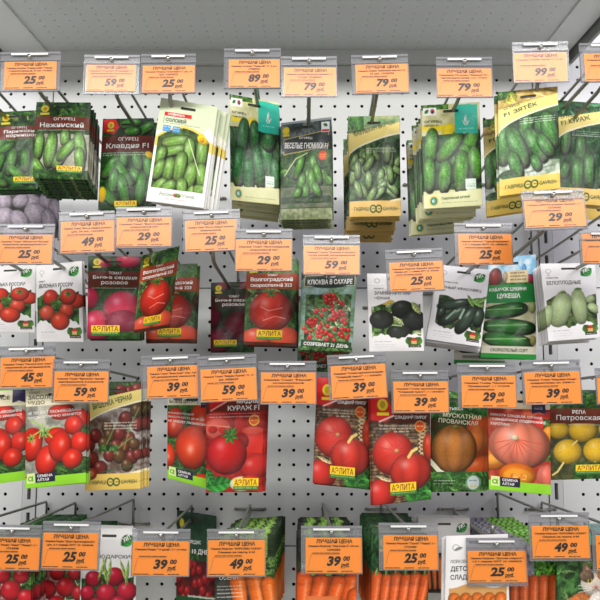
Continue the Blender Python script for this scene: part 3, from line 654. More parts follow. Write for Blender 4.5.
def d_pie():
    a = Art((90, 70, 50)); a.mottle(0, 26, 100, 165, (60, 44, 34), (150, 120, 84), 5, 390)
    for y in range(30, 165, 5): a.line([(0, y + 2), (100, y + random.uniform(-2, 3))], 0.5, (44, 30, 24))
    for y in range(36, 130, 6): a.line([(80, y), (86, y + 4), (92, y), (86, y - 4), (80, y)], 0.8, (206, 180, 136))
    a.E(98, 84, 12, 22, 0, (206, 60, 36), 0.4, 0.2, ribs=4)
    a.E(36, 92, 35, 32, 0, (214, 48, 34), 0.5, 0.34); 
    for k in range(10):
        q = k * math.pi / 5 + 0.2; a.line([(42, 88), (42 + 30 * math.cos(q), 88 + 30 * math.sin(q))], 0.35, (168, 34, 24))
    a.E(42, 88, 4, 3, 0, (206, 150, 80), 0.3, 0)
    a.E(14, 150, 28, 22, 0, (212, 50, 40), 0.45, 0.3, ribs=4)
    a.leafy(56, 136, 100, 165, 14, [(70, 150, 60), (50, 110, 50)], 12, 392)
    a.E(66, 120, 36, 28, 0, (214, 54, 40), 0.5, 0.36, ribs=7); a.line([(62, 98), (68, 90), (76, 86)], 2.4, (226, 196, 110))
    a.leaf(20, 128, 16, 3, 20, (222, 200, 150))
    brown_band(a, 22, 46, (72, 36, 30)); a.poly([(0, 0), (22, 0), (40, 30), (26, 46), (0, 42)], (200, 26, 26)); aelita_sun(a, 20, 20, 9)
    a.line([(14, 45), (38, 36)], 1.2, (240, 200, 190))
    a.dashes(14, 50, 92, 2, (236, 230, 216), 1.7, 4.6); a.dashes(38, 59, 66, 1, (236, 230, 216), 1.7); a.E(82, 52, 9, 8, 0, (222, 84, 36), 0.1, 0); a.ring(82, 52, 8, 0.8, (236, 170, 80)); a.dashes(76, 51, 88, 1, (250, 220, 150), 2)
    t = [('title_lettering', 'КРУПНОПЛОДНАЯ', 40, 27, 92, 32.5, WHT, 0.01, 0), ('title_lettering', 'СЛАДКИЙ ПИРОГ', 40, 34.5, 94, 41.5, WHT, 0.015, 0)]
    return a, t + aelita_mark(a, 30, 136, 74, 154)
def d_muskat():
    a = Art((60, 100, 46)); a.leafy(0, 0, 100, 46, 44, [(60, 116, 50), (96, 150, 70), (40, 80, 36)], 12, 400); a.mottle(0, 46, 100, 165, (80, 60, 30), (60, 90, 40), 10, 401)
    a.E(88, 76, 24, 38, 0, (226, 96, 44), 0.4, 0.2); a.E(86, 78, 14, 24, 0, (236, 130, 60), 0.3, 0.1); a.E(94, 122, 30, 16, -20, (222, 96, 40), 0.4, 0.2)
    a.E(44, 94, 42, 40, 0, (228, 142, 60), 0.5, 0.2, 0.05, ribs=8); a.E(46, 58, 6, 4, 0, (150, 150, 80), 0.3, 0)
    a.poly([(0, 110), (18, 128), (38, 138), (36, 142), (14, 134), (0, 120)], (238, 232, 200)); a.leafy(0, 132, 100, 165, 40, [(74, 130, 56), (50, 100, 44), (100, 150, 80)], 11, 403)
    a.E(80, 150, 14, 13, 0, (222, 234, 226), 0.05, 0); a.ring(80, 150, 12.5, 0.8, (60, 140, 80)); a.dashes(72, 146, 88, 1, (60, 110, 140), 1.6); a.dashes(74, 155, 86, 1, (220, 190, 40), 2.6); a.dashes(6, 146, 46, 2, (226, 236, 216), 1.6, 4.6)
    return a, [('title_lettering', 'ТЫКВА', 34, 25, 60, 30, WHT, 0.01, 0), ('title_lettering', 'МУСКАТНАЯ', 22, 33.5, 94, 41, (246, 240, 200), 0.02, 4), ('title_lettering', 'ПРОВАНСКАЯ', 14, 43, 88, 50.5, (246, 240, 200), 0.02, 4)]
def d_pinkpump():
    a = Art((190, 60, 40)); a.mottle(0, 20, 100, 160, (150, 40, 30), (214, 96, 60), 16, 410); a.E(92, 50, 26, 16, 10, (206, 40, 30), 0.4, 0.3); a.leafy(88, 40, 100, 110, 8, [(80, 110, 50)], 8, 411)
    a.E(8, 112, 22, 18, -30, (226, 120, 30), 0.4, 0.2); a.E(8, 112, 14, 9, -30, (240, 160, 60), 0.2, 0); a.E(100, 66, 14, 14, 0, (230, 140, 40), 0.3, 0.2)
    a.E(50, 86, 50, 40, 0, (240, 132, 102), 0.5, 0.4, ribs=9)
    for k in range(9):
        q = math.pi * (0.05 + 0.11 * k); a.line([(44, 76), (44 + 44 * math.cos(q), 76 + 46 * math.sin(q))], 0.6, (190, 70, 50))
    a.E(42, 74, 6, 5, 0, (214, 200, 160), 0.3, 0.2); a.E(46, 136, 30, 20, 0, (222, 110, 20), 0.35, 0.2); a.E(46, 138, 24, 13, 0, (236, 150, 40), 0.2, 0); a.mottle(34, 134, 60, 144, (200, 110, 30), (246, 190, 90), 4, 414)
    a.E(94, 138, 18, 22, 0, (226, 110, 90), 0.4, 0.2, ribs=5); a.rect(0, 0, 100, 25, (226, 214, 180)); a.poly([(70, 0), (92, 0), (92, 33), (81, 29), (70, 33)], (44, 42, 76)); a.dashes(73, 20, 90, 2, WHT, 1.2)
    return a, altai(a, [('note_lettering', 'МЯКОТЬ СЛАДКАЯ, СОЧНАЯ', 4, 33, 86, 38, WHT, 0.01, 3), ('note_lettering', 'ПОВЫШЕННОЕ СОДЕРЖАНИЕ', 4, 40.5, 92, 45.5, WHT, 0.01, 3), ('note_lettering', 'КАРОТИНА', 4, 48, 34, 53, WHT, 0.01, 3)])
def d_turnip():
    a = Art((60, 84, 40)); a.leafy(0, 0, 100, 34, 40, [(60, 110, 44), (90, 140, 60), (40, 76, 34)], 11, 420); a.mottle(0, 50, 100, 165, (54, 60, 34), (90, 92, 56), 8, 421)
    for (x, y, r) in [(14, 74, 18), (56, 74, 25), (30, 114, 25), (82, 112, 25), (100, 72, 16)]:
        a.E(x, y, r, r * 0.92, 0, (232, 186, 44), 0.42, 0.3, 0.05, seed=3)
    a.line([(22, 134), (12, 150), (4, 156)], 1.6, (236, 214, 130)); a.line([(46, 94), (38, 102)], 1.4, (236, 214, 130)); a.line([(78, 134), (74, 150)], 1.4, (236, 214, 130)); a.leafy(40, 134, 100, 165, 14, [(70, 110, 50), (50, 84, 40)], 10, 424)
    brown_band(a, 34, 62, (88, 40, 28)); a.dashes(30, 64, 92, 1, (230, 226, 200))
    t = [('title_lettering', 'РЕПА', 38, 37, 62, 44, WHT, 0.02, 0), ('title_lettering', 'Петровская', 10, 46, 88, 58, WHT, 0.01, 0)]
    return a, t + aelita_mark(a, 44, 138, 92, 156)
def d_radish(seed=430, cols=((46, 104, 44), (70, 140, 60))):
    a = Art((60, 90, 44)); a.leafy(0, 0, 100, 44, 50, [cols[0], cols[1], (24, 52, 26)], 9, seed)
    a.mottle(0, 40, 100, 165, (110, 60, 60), (190, 150, 140), 8, seed + 1); a.leafy(60, 50, 100, 110, 20, [(90, 140, 60), (60, 104, 50)], 10, seed + 2)
    r = np.random.RandomState(seed)
    for i, (x, y, q) in enumerate([(14, 62, 15), (50, 60, 16), (84, 62, 14), (30, 92, 18), (66, 88, 19), (8, 112, 14), (92, 100, 15), (48, 122, 19), (82, 132, 18), (18, 140, 18), (56, 152, 16)]):
        a.E(x, y, q, q * 0.98, 0, (202, 30, 40), 0.5, 0.4, seed=i); a.line([(x, y + q), (x + 4 * r.randn(), y + q + 12)], 0.7, (236, 200, 200))
    return a, []
def d_radish2(): return d_radish(440)
def d_semey():
    a = Art((28, 60, 38)); a.mottle(0, 0, 100, 66, (22, 52, 34), (36, 74, 48), 14, 450); a.leafy(0, 60, 100, 84, 20, [(40, 80, 40), (70, 110, 50)], 9, 451); a.mottle(0, 80, 100, 165, (70, 20, 20), (110, 30, 30), 9, 452)
    r = np.random.RandomState(5)
    for i in range(26): a.E(6 + 88 * r.rand(), 78 + 66 * r.rand(), 8.5, 9, 0, (198, 34, 36), 0.5, 0.35, seed=i)
    a.rect(0, 138, 100, 150, (36, 90, 44)); a.rect(30, 138, 100, 141, (210, 215, 200), 0.06); a.E(13, 20, 6, 8, 0, (226, 204, 50), 0.1, 0); a.rect(6, 30, 18, 33, (226, 200, 60))
    return a, [('title_lettering', 'РЕДИС', 36, 46, 62, 53, WHT, 0.01, 0), ('title_lettering', '10 ДНЕЙ', 40, 58, 90, 70, WHT, 0.02, 0)]
def _greens(seed, dark=(16, 22, 16), n=5):
    a = Art((26, 34, 20)); a.mottle(0, 0, 100, 70, dark, (40, 60, 30), 8, seed)
    r = np.random.RandomState(seed)
    for k in range(n):
        x = 8 + 84 * (k + 0.5) / n
        a.line([(x, 0), (x + r.randn(), 70)], 2.6, (160, 206, 70))
        for y in range(0, 70, 4):
            a.leaf(x - 5, y + 2, 6, 2.2, 30, (140, 204, 76)); a.leaf(x + 5, y, 6, 2.2, 150, (166, 220, 90))
    return a
def d_queen():
    a = _greens(460, (20, 28, 18), 4); a.leafy(66, 40, 100, 165, 60, [(110, 150, 70), (60, 100, 44), (150, 180, 100)], 6, 461); a.mottle(0, 70, 62, 165, (40, 44, 44), (70, 70, 62), 8, 462)
    for i, (x0, y0, x1, y1, w) in enumerate([(6, 120, 2, 190, 12), (38, 66, 52, 180, 15), (64, 60, 88, 180, 15), (90, 84, 106, 180, 12)]): a.carrot(x0, y0, x1, y1, w, 9, (236, 110, 32), i)
    a.dashes(4, 84, 48, 4, (226, 226, 216), 1.8, 6)
    return a, [('title_lettering', 'КОРОЛЕВА', 8, 54, 60, 62, WHT, 0.02, 0), ('title_lettering', 'ОСЕНИ', 8, 66, 40, 74, WHT, 0.02, 0)]
def d_nantes():
    a = _greens(470, (18, 20, 14), 3)
    a.rect(0, 62, 100, 165, (150, 60, 20))
    for i, (x0, y0, x1, y1, w) in enumerate([(92, 66, 70, 190, 14), (12, 66, 4, 190, 14), (40, 70, 14, 190, 13), (70, 72, 38, 190, 13), (98, 96, 76, 200, 13)]): a.carrot(x0, y0, x1, y1, w, 10, (230, 92, 26), i)
    a.rect(18, 98, 70, 106, (214, 112, 60))
    return a, [('title_lettering', 'НАНТСКАЯ 4', 8, 40, 70, 50, WHT, 0.02, 0)]
def d_tushon():
    a = Art((34, 66, 34)); a.leafy(0, 0, 100, 72, 50, [(44, 96, 46), (30, 60, 34), (80, 60, 40)], 8, 480); aelita_sun(a, 24, 12, 9); a.mottle(0, 66, 100, 165, (120, 44, 20), (60, 90, 40), 8, 482)
    for i in range(6): a.carrot(10 + 17 * i, 70 + 4 * (i % 2), -4 + 15 * i, 190, 9.5, 5, (228, 92, 30), i); a.leaf(10 + 17 * i, 62, 8, 2.5, 100, (150, 190, 90))
    return a, []
def d_greytop():
    a = Art((60, 90, 44)); a.leafy(40, 0, 100, 60, 50, [(100, 170, 50), (70, 130, 44), (40, 80, 36)], 8, 490); a.mottle(0, 0, 42, 70, (92, 90, 100), (140, 136, 148), 6, 491)
    for i in range(3): a.E(8 + 14 * i, 9, 6, 12, 0, (176, 172, 184), 0.6, 0.1, sq=4)
    for i in range(5): a.E(46 + 12 * i, 9, 5, 11, 0, (140, 214, 66), 0.6, 0.1, sq=4)
    a.rect(0, 54, 100, 165, (120, 60, 30))
    for i in range(6): a.carrot(8 + 17 * i, 60, 4 + 17 * i, 190, 9, 6, (206, 84, 30), i)
    a.E(50, 14, 6, 6, 0, (236, 206, 60), 0.1, 0)
    return a, []
def d_cat():
    a = Art((70, 110, 50)); a.leafy(0, 0, 100, 165, 50, [(70, 120, 54), (44, 84, 40), (110, 150, 80)], 14, 500)
    a.E(40, 150, 44, 60, 30, (70, 56, 46), 0.4, 0, 0.3, seed=2); a.E(36, 112, 26, 34, 40, (190, 110, 56), 0.35, 0.05, 0.25, seed=4); a.E(8, 150, 24, 36, 20, (52, 44, 40), 0.3, 0, 0.3, seed=5)
    a.poly([(38, 60), (44, 26), (60, 48)], (120, 96, 76)); a.poly([(64, 46), (86, 28), (86, 60)], (120, 96, 76)); a.poly([(44, 54), (47, 36), (56, 48)], (196, 140, 120))
    a.E(62, 66, 24, 23, 0, (216, 204, 188), 0.3, 0, 0.1); a.E(48, 54, 12, 11, 20, (110, 90, 72), 0.2, 0, 0.2); a.E(76, 52, 11, 10, -20, (190, 130, 84), 0.2, 0, 0.2)
    for x in (53, 74): a.E(x, 62, 4.4, 3.6, 0, (190, 170, 70), 0.1, 0); a.E(x, 62, 1.6, 3.2, 0, (20, 20, 16), 0.1, 0.2)
    a.E(63, 73, 3.2, 2.4, 0, (206, 120, 110), 0.2, 0); a.line([(63, 75), (58, 80)], 0.5, (90, 70, 60)); a.line([(63, 75), (68, 80)], 0.5, (90, 70, 60))
    a.E(70, 110, 22, 30, 0, (222, 214, 204), 0.3, 0, 0.12)
    for k in range(3): a.line([(56, 74 + 2 * k), (34, 70 + 6 * k)], 0.35, (240, 240, 236)); a.line([(70, 74 + 2 * k), (94, 70 + 6 * k)], 0.35, (240, 240, 236))
    return a, []
def d_tealplain():
    a = Art((62, 178, 150)); a.mottle(0, 0, 100, 165, (58, 170, 144), (84, 190, 162), 20, 510); a.leafy(0, 70, 100, 150, 40, [(70, 120, 60), (100, 150, 80)], 10, 511)
    return a, []

_designs = {}
def design(fn):
    if fn not in _designs:
        a, t = fn(); _designs[fn] = (np.clip(a.c, 0, 255), t)
    return _designs[fn]

# ------------------------------------------------------------------ seed packets
KAPPA = 3.0
PACK = {}
ORD = ['second', 'third', 'fourth', 'fifth', 'sixth', 'seventh', 'eighth', 'ninth', 'tenth', 'eleventh', 'twelfth', 'thirteenth', 'fourteenth', 'fifteenth', 'sixteenth', 'seventeenth', 'eighteenth', 'nineteenth', 'twentieth', 'twenty-first', 'twenty-second', 'twenty-third', 'twenty-fourth', 'twenty-fifth', 'twenty-sixth', 'twenty-seventh', 'twenty-eighth', 'twenty-ninth', 'thirtieth', 'thirty-first', 'thirty-second']

def packet(key, fn, q, label, group, W=0.076, z=None, gloss=True, thick=0.0032, stack=(), depth=0.0, off=None, full=(), yaw=0.0, slot=True, hook_x=None, where='', seed=0):
    """One hanging packet from its four corners in the photograph (TL, TR, BR, BL), at the depth its width gives."""
    (tl, tr, br, bl) = q
    wpx = 0.5 * (math.dist(tl, tr) + math.dist(bl, br))
    cx = sum(p[0] for p in q) / 4; cy = sum(p[1] for p in q) / 4
    if z is None: z = F * W / wpx
    Y = max(Y_of_z(z, cx, cy), Y_of_z(1.081, cx, min(tl[1], tr[1]) + 12) + 0.008)
    cs = [P(*tl, Y + yaw), P(*tr, Y - yaw), P(*br, Y - yaw), P(*bl, Y + yaw)]
    base = (cs[2] + cs[3]) / 2
    c3 = [np.array(c - base) for c in cs]
    colr, texts = design(fn)
    u = np.linspace(0, 1, CW); v = np.linspace(0, 1, CH)
    U, V = np.meshgrid(u, v)
    rs = np.random.RandomState(seed + len(key) * 7 + int(cx))
    ph = rs.rand(6) * 6.28
    def S(uu, vv, lift=0.0):
        uu = np.asarray(uu, float); vv = np.asarray(vv, float)
        p = ((1 - uu) * (1 - vv))[..., None] * c3[0] + (uu * (1 - vv))[..., None] * c3[1] + (uu * vv)[..., None] * c3[2] + ((1 - uu) * vv)[..., None] * c3[3]
        env = np.clip(1 - (2 * uu - 1) ** 4, 0, 1) * np.clip(1 - (2 * vv - 1) ** 6, 0, 1)
        b = thick * env * (0.55 + 0.45 * np.clip((vv - 0.12) * 2.2, 0, 1))
        b = b + 0.0006 * env * (np.sin(7 * uu + 3 * vv + ph[0]) + np.sin(11 * vv - 4 * uu + ph[1]) + 0.6 * np.sin(17 * uu + 13 * vv + ph[2]))
        p = p.copy(); p[..., 1] -= b + lift
        return p
    fv = S(U, V).reshape(-1, 3)
    # slot
    cs_u = 0.5
    if hook_x is not None:
        t = (hook_x - cs[0].x) / (cs[1].x - cs[0].x); cs_u = min(max(t, 0.3), 0.7)
    idx = np.arange(CW * CH).reshape(CH, CW)
    a0 = idx[:-1, :-1].ravel(); a1 = idx[:-1, 1:].ravel(); a2 = idx[1:, 1:].ravel(); a3 = idx[1:, :-1].ravel()
    quads = np.stack([a0, a3, a2, a1], 1)
    cu = (U[:-1, :-1] + U[1:, 1:]).ravel() / 2 * 100; cv = (V[:-1, :-1] + V[1:, 1:]).ravel() / 2 * 165
    if slot:
        dx = np.clip(np.abs(cu - cs_u * 100) - 10.5, 0, None)
        keep = np.hypot(dx, cv - 12) > 2.5
        quads = quads[keep]
    ring = np.concatenate([idx[0, :], idx[1:, -1], idx[-1, -2::-1], idx[-2:0:-1, 0]])
    bv = fv[ring].copy(); bv[:, 1] += 0.0011
    nb = len(ring); o0 = CW * CH
    sides = np.stack([ring, np.roll(ring, -1), o0 + (np.arange(nb) + 1) % nb, o0 + np.arange(nb)], 1)
    verts = np.concatenate([fv, bv])
    nq = len(quads) + len(sides)
    loops = np.concatenate([quads.ravel(), sides.ravel(), o0 + np.arange(nb)])
    starts = np.concatenate([np.arange(nq) * 4, [nq * 4]]); totals = np.concatenate([np.full(nq, 4), [nb]])
    me = bpy.data.meshes.new('pouch')
    me.vertices.add(len(verts)); me.vertices.foreach_set('co', verts.astype(np.float32).ravel())
    me.loops.add(len(loops)); me.loops.foreach_set('vertex_index', loops.astype(np.int32))
    me.polygons.add(nq + 1); me.polygons.foreach_set('loop_start', starts.astype(np.int32)); me.polygons.foreach_set('loop_total', totals.astype(np.int32))
    mi = np.zeros(nq + 1, np.int32); mi[-1] = 1
    me.polygons.foreach_set('material_index', mi)
    me.update(calc_edges=True); me.validate()
    at = me.color_attributes.new('Print', 'FLOAT_COLOR', 'POINT')
    cl = lin(colr).reshape(-1, 3)
    cl = np.concatenate([cl, cl[ring]]); cl = np.concatenate([cl, np.ones((len(cl), 1))], 1)
    at.data.foreach_set('color', cl.astype(np.float32).ravel())
    me.materials.append(M_GLOSS if gloss else M_PAPER); me.materials.append(M_BACK)
    sm = np.ones(nq + 1, bool); sm[len(quads):] = False
    me.polygons.foreach_set('use_smooth', sm)
    root = empty('seed_packet', base)
    tag(root, label, 'seed packet', group)
    po = bpy.data.objects.new('pouch', me); COL.objects.link(po); po.parent = root
    # lettering printed on the pouch, gathered by part name and ink
    by = {}
    for (pn, body, x0, y0, x1, y1, rgb, bold, rot) in texts: by.setdefault((pn, rgb), []).append((body, x0, y0, x1, y1, bold, rot))
    parts = [po]
    for (pn, rgb), L in by.items():
        vv, ff = [], []
        for (body, x0, y0, x1, y1, bold, rot) in L:
            g, f, asp = glyphs(body, bold)
            x = x0 + g[:, 0] * (x1 - x0); y = y1 - g[:, 1] * (y1 - y0)
            if rot:
                r = math.radians(rot); mx, my = x0, (y0 + y1) / 2
                x, y = mx + (x - mx) * math.cos(r) - (y - my) * math.sin(r), my + (x - mx) * math.sin(r) + (y - my) * math.cos(r)
            p = S(np.clip(x / 100, 0, 1), np.clip(y / 165, 0, 1), 0.0005)
            n = sum(len(q_) for q_ in vv); vv.append(p); ff += [tuple(i + n for i in t_) for t_ in f]
        parts.append(link_mesh(pn, np.concatenate(vv), ff, ink(rgb), root))
    # packets behind it on the same hook
    if len(stack):
        offp = off or (0, 0)
        zb = z + depth; bpx = ((bl[0] + br[0]) / 2, (bl[1] + br[1]) / 2)
        if off is None: target = base + Vector((0, depth, 0))
        else: target = P(bpx[0] + off[0], bpx[1] + off[1], base.y + depth)
        for i, f_ in enumerate(stack):
            loc = base.lerp(target, f_) + Vector((random.uniform(-.0016, .0016), 0, random.uniform(-.0012, .0012)))
            ang = random.uniform(-0.022, 0.022)
            lb = '%s in the stack of %s' % (ORD[i], where)
            if i in full:
                r2 = root.copy(); COL.objects.link(r2); r2.location = loc; r2['label'] = lb
                for c in parts:
                    d = c.copy(); COL.objects.link(d); d.parent = r2
                r2.rotation_euler = (0, ang, 0)
            else:
                d = po.copy(); COL.objects.link(d); d.parent = None; d.name = 'seed_packet'; d.location = loc
                d.rotation_euler = (0, ang, 0); tag(d, lb, 'seed packet', group)
    sl = S(np.array(cs_u), np.array(10.8 / 165)) + np.array(base)
    PACK[key] = dict(base=base, Y=Y, slot=sl, z=z)
    return root

def lin_stack(n, a=None):
    return [(i + 1) / n for i in range(n)]

# ------------------------------------------------------------------ price tags on their hooks
ZT = 1073.0 / 1000.0
WORDS = {}
def price_tag(px0, px1, py0, py1, paper, tilt, price, lines, label, zt=ZT, pitch=0.0):
    """Clear holder (pixel box of the photograph) with an orange label; hangs by its clip at the top centre."""
    cx = (px0 + px1) / 2
    Y = Y_of_z(zt, cx, (py0 + py1) / 2)
    k = zt / F
    top = P(cx, py0 + 4.5, Y)
    root = empty('price_tag', top); tag(root, label, 'price tag', 'orange price tags')
    root.rotation_euler = (pitch, -math.radians(tilt), 0)
    def X(px): return (px - cx) * k
    def Z(py): return -(py - (py0 + 4.5)) * k * 1.012
    x0, x1 = X(px0), X(px1); z0, z1 = Z(py1), Z(py0)
    h = MB()
    h.box(x0, x1, 0.0006, 0.0016, z0, z1)                 # back sheet
    h.box(x0, x1, -0.0016, -0.0008, z1 - 0.0032, z1)      # folded header lips
    h.box(x0, x1, -0.0022, -0.0008, z1 - 0.0122, z1 - 0.0102)
    h.box(x0, x1, -0.0020, 0.0006, z0, z0 + 0.0012)
    h.box(x0, x0 + 0.0012, -0.0014, 0.0006, z0, z1 - 0.011)
    h.box(x1 - 0.0012, x1, -0.0014, 0.0006, z0, z1 - 0.011)
    h.build('holder', M_CLEAR, root)
    c = MB(); hw = (x1 - x0) * 0.30
    c.box(-hw, hw, -0.0040, -0.0018, Z(py0 + 4.0), Z(py0 + 2.2)); c.build('clip_rod', M_ROD, root)
    s = MB(); s.tube([(0, -0.0066, Z(py0 + 5.6)), (0, 0.004, Z(py0 + 5.6))], 0.0026, 10); s.build('clip_stud', M_STUD, root, True)
    qx0, qx1, qy0, qy1 = paper
    a0, a1, b0, b1 = X(qx0), X(qx1), Z(qy1), Z(qy0)
    l = MB(); l.box(a0, a1, -0.0003, 0.0004, b0, b1); lab = l.build('price_label', M_LABEL, root)
    fm = MB(); fm.add([(a0 - .001, -0.0013, b0), (a1 + .001, -0.0013, b0), (a1 + .001, -0.0013, b1), (a0 - .001, -0.0013, b1)], [(0, 1, 2, 3)]); fm.build('cover_film', M_FILM, root)
    w = a1 - a0; hh = b1 - b0
    def text(name, items, m):
        vv, ff = [], []
        for (body, fx0, fx1, fy0, fy1, bold, sl) in items:
            g, f, asp = glyphs(body, bold, 1 if fy1 - fy0 < 0.12 else 2)
            x = a0 + (fx0 + g[:, 0] * (fx1 - fx0)) * w; z = b1 - (fy1 - g[:, 1] * (fy1 - fy0)) * hh
            x = x + (z - z.min()) * sl
            n = sum(len(q_) for q_ in vv)
            vv.append(np.stack([x, np.full_like(x, -0.0008), z], 1)); ff += [tuple(i + n for i in t_) for t_ in f]
        link_mesh(name, np.concatenate(vv), ff, m, lab)
    text('heading_lettering', [('ЛУЧШАЯ ЦЕНА', 0.19, 0.83, 0.04, 0.175, 0.03, 0)], M_INK)
    text('price_lettering', [(price, 0.37, 0.60, 0.52, 0.81, 0.045, 0.22), ('00', 0.655, 0.775, 0.52, 0.66, 0.04, 0.22), ('руб.', 0.62, 0.765, 0.71, 0.87, 0.04, 0.22)], M_INK)
    it = [(lines[0], 0.05, 0.95, 0.205, 0.275, 0.035, 0)]
    if len(lines) > 1:
        hw_ = min(0.42, 0.016 * len(lines[1])); it.append((lines[1], 0.5 - hw_, 0.5 + hw_, 0.305, 0.375, 0.035, 0))
    text('fine_print', it, M_INKS)
    r_ = MB()
    for (p, q_) in [((0.04, 0.86), (0.10, 0.48)), ((0.10, 0.48), (0.60, 0.47))]:
        (xa, ya), (xb, yb) = p, q_; t = 0.00012
        A = Vector((a0 + xa * w, -0.0008, b1 - ya * hh)); B = Vector((a0 + xb * w, -0.0008, b1 - yb * hh)); d = (B - A).normalized(); nrm = Vector((-d.z, 0, d.x)) * t
        r_.add([A - nrm, B - nrm, B + nrm, A + nrm], [(0, 1, 2, 3)])
    r_.build('rule_line', M_INKS, lab)
    d_ = MB()
    for (y, segs) in [(0.425, [(0.12, 0.24), (0.25, 0.32), (0.33, 0.45), (0.46, 0.60)]), (0.94, [(0.02, 0.16), (0.17, 0.30), (0.38, 0.56), (0.63, 0.69), (0.70, 0.76), (0.77, 0.83)])]:
        for (xa, xb) in segs:
            A = (a0 + xa * w, b1 - y * hh); B = (a0 + xb * w, b1 - (y + 0.022) * hh)
            d_.add([(A[0], -0.0008, B[1]), (B[0], -0.0008, B[1]), (B[0], -0.0008, A[1]), (A[0], -0.0008, A[1])], [(0, 1, 2, 3)])
    d_.build('illegible_small_print', M_INKS, lab)
    return top, Y

PITCHX = 0.025
GX0 = P(348.1, 80.5, 0).x; GZ0 = P(348.1, 80.5, 0).z
def snap(x, z):
    return GX0 + round((x - GX0) / PITCHX) * PITCHX, GZ0 + round((z - GZ0) / PITCHX) * PITCHX

def hook(top, Yt, pk, label, low=0.034):
    """Double-wire peg hook: a cross bar in the board, a lower prong for the packets and an upper arm that carries the tag."""
    zl = top.z - low if pk is None else float(PACK[pk]['slot'][2])
    xl = top.x
    bx, bz = snap(top.x, zl)
    zu = top.z - 0.001
    root = empty('peg_hook', (bx, 0, bz)); tag(root, label, 'hook', 'peg hooks on the board')
    def L(x, y, z): return (x - bx, y, z - bz)
    b = MB()
    b.tube([L(bx - 0.024, -0.004, bz), L(bx + 0.024, -0.004, bz)], 0.0024)
    for s in (-1, 1): b.tube([L(bx + s * 0.0245, 0.006, bz), L(bx + s * 0.0245, -0.007, bz)], 0.0024)
    b.build('cross_bar', M_WIRE, root, True)
    p = MB(); ye = Yt + 0.014
    p.tube([L(bx, -0.004, bz), L(bx, -0.012, bz + (zl - bz) * 0.5), L(bx + (xl - bx) * 0.2, -0.035, zl), L(xl, ye + 0.04, zl), L(xl, ye + 0.018, zl + 0.002), L(xl, ye + 0.006, zl + 0.010), L(xl, ye + 0.002, zl + 0.020)], 0.0027)
    p.build('lower_prong', M_WIRE, root, True)
    u = MB()
    u.tube([L(bx, -0.008, bz), L(bx, -0.008, zu - 0.004), L(bx, -0.0115, zu), L(xl, Yt + 0.010, zu), L(xl, Yt + 0.003, zu)], 0.0021)
    u.build('upper_arm', M_WIRE, root, True)

# ------------------------------------------------------------------ packets (pixel corners in the photograph)
W_ = 'packets'
def nat(n, d): return dict(stack=lin_stack(n), depth=d)

packet('paris', d_paris, [(-10, 112.5), (40, 110), (38, 189), (-12, 190)], 'dark cucumber packet with brown title band, cut by the left edge in the top row', 'dark cucumber packets at the left edge', W=0.073, where='dark cucumber packets at the left edge', **nat(3, .028))
packet('nezhin', d_nezhin, [(36.5, 102), (90.7, 102.5), (87.5, 180), (33, 178)], 'front packet with brown band over pale upright cucumbers, on the thick drooping stack', 'pale upright cucumber packets', where='pale upright cucumbers with brown band', stack=lin_stack(11), depth=.082, off=(11.5, 20))
packet('klavdia', d_klavdia, [(103, 119), (153.5, 118), (152, 209), (98, 210)], 'packet with red corner flag and brown band over glossy green cucumbers', 'red flagged cucumber packets', where='red flagged cucumber packets', **nat(3, .026))
packet('solovey', d_solovey, [(161, 97.6), (218, 107), (203.5, 208), (146, 201)], 'tilted white packet with pale green top and piled cucumbers', 'tilted white cucumber packets', gloss=False, where='tilted white cucumber packets', stack=lin_stack(5), depth=.036, off=(15, 5))
packet('teal1', d_teal1, [(229.5, 94), (279, 103), (279.5, 205), (230.5, 200)], 'cucumber packet with teal card at its top corner, left of the dark topped one', 'teal cornered cucumber packets at left', W=0.072, where='teal cornered cucumber packets at left', stack=[.25, .4, .85, 1], depth=.075, off=(0.5, 17), full=(2,))
packet('gnomiki', d_gnomiki, [(281, 123), (331.5, 117), (332.5, 219), (280, 220)], 'dark topped packet with thin gherkins on a vine', 'dark topped gherkin packets', W=0.074, where='dark topped gherkin packets', stack=lin_stack(4), depth=.05, off=(1.5, 9))
packet('gherkin', d_gherkin, [(348, 116.5), (399.5, 115.5), (401, 216), (349.5, 217)], 'cream bordered packet with a heap of small gherkins', 'cream bordered gherkin packets', where='cream bordered gherkin packets', stack=[.1, .17, .55, .62, .7, .95, 1], depth=.12, off=(-7, 26), full=(2,))
packet('teal2', d_teal2, [(421, 105.5), (479.5, 102), (482.5, 205.5), (424, 209)], 'bright warty cucumber packet with teal card at top right', 'warty cucumber packets with teal card', W=0.081, where='warty cucumber packets with teal card', stack=[.1, .34, .46, .52, .93, 1], depth=.12, off=(-17, 27), full=(1, 4))
packet('zyatek', d_zyatek, [(497.7, 92.3), (557.7, 86.2), (560.3, 188.3), (499.5, 196.3)], 'yellow bordered packet with big warty cucumbers, nearest at upper right', 'yellow bordered big cucumber packets', W=0.08, where='yellow bordered big cucumber packets', stack=[.08, .9, 1], depth=.095, off=(-16, 22), full=(1,))
packet('kurazh', d_kurazh, [(556, 100), (608, 104), (608, 206), (556, 203)], 'yellow bordered packet with hanging cucumbers and dark leaves at the right edge', 'cucumber packets at the right edge', W=0.078, where='hanging cucumber packets at the right edge', **nat(2, .02))
packet('darkroot', d_darkroot, [(577, 134), (630, 134), (630, 221), (579, 219)], 'packet with yellow border and black roots peeping out at the right edge', 'black root packets', W=0.084)
packet('mauve', d_mauve, [(-4, 150), (58, 152), (60, 238), (-4, 238)], 'packet with pale mauve roots showing low at the left edge', 'mauve root packets', W=0.098, z=1.33)
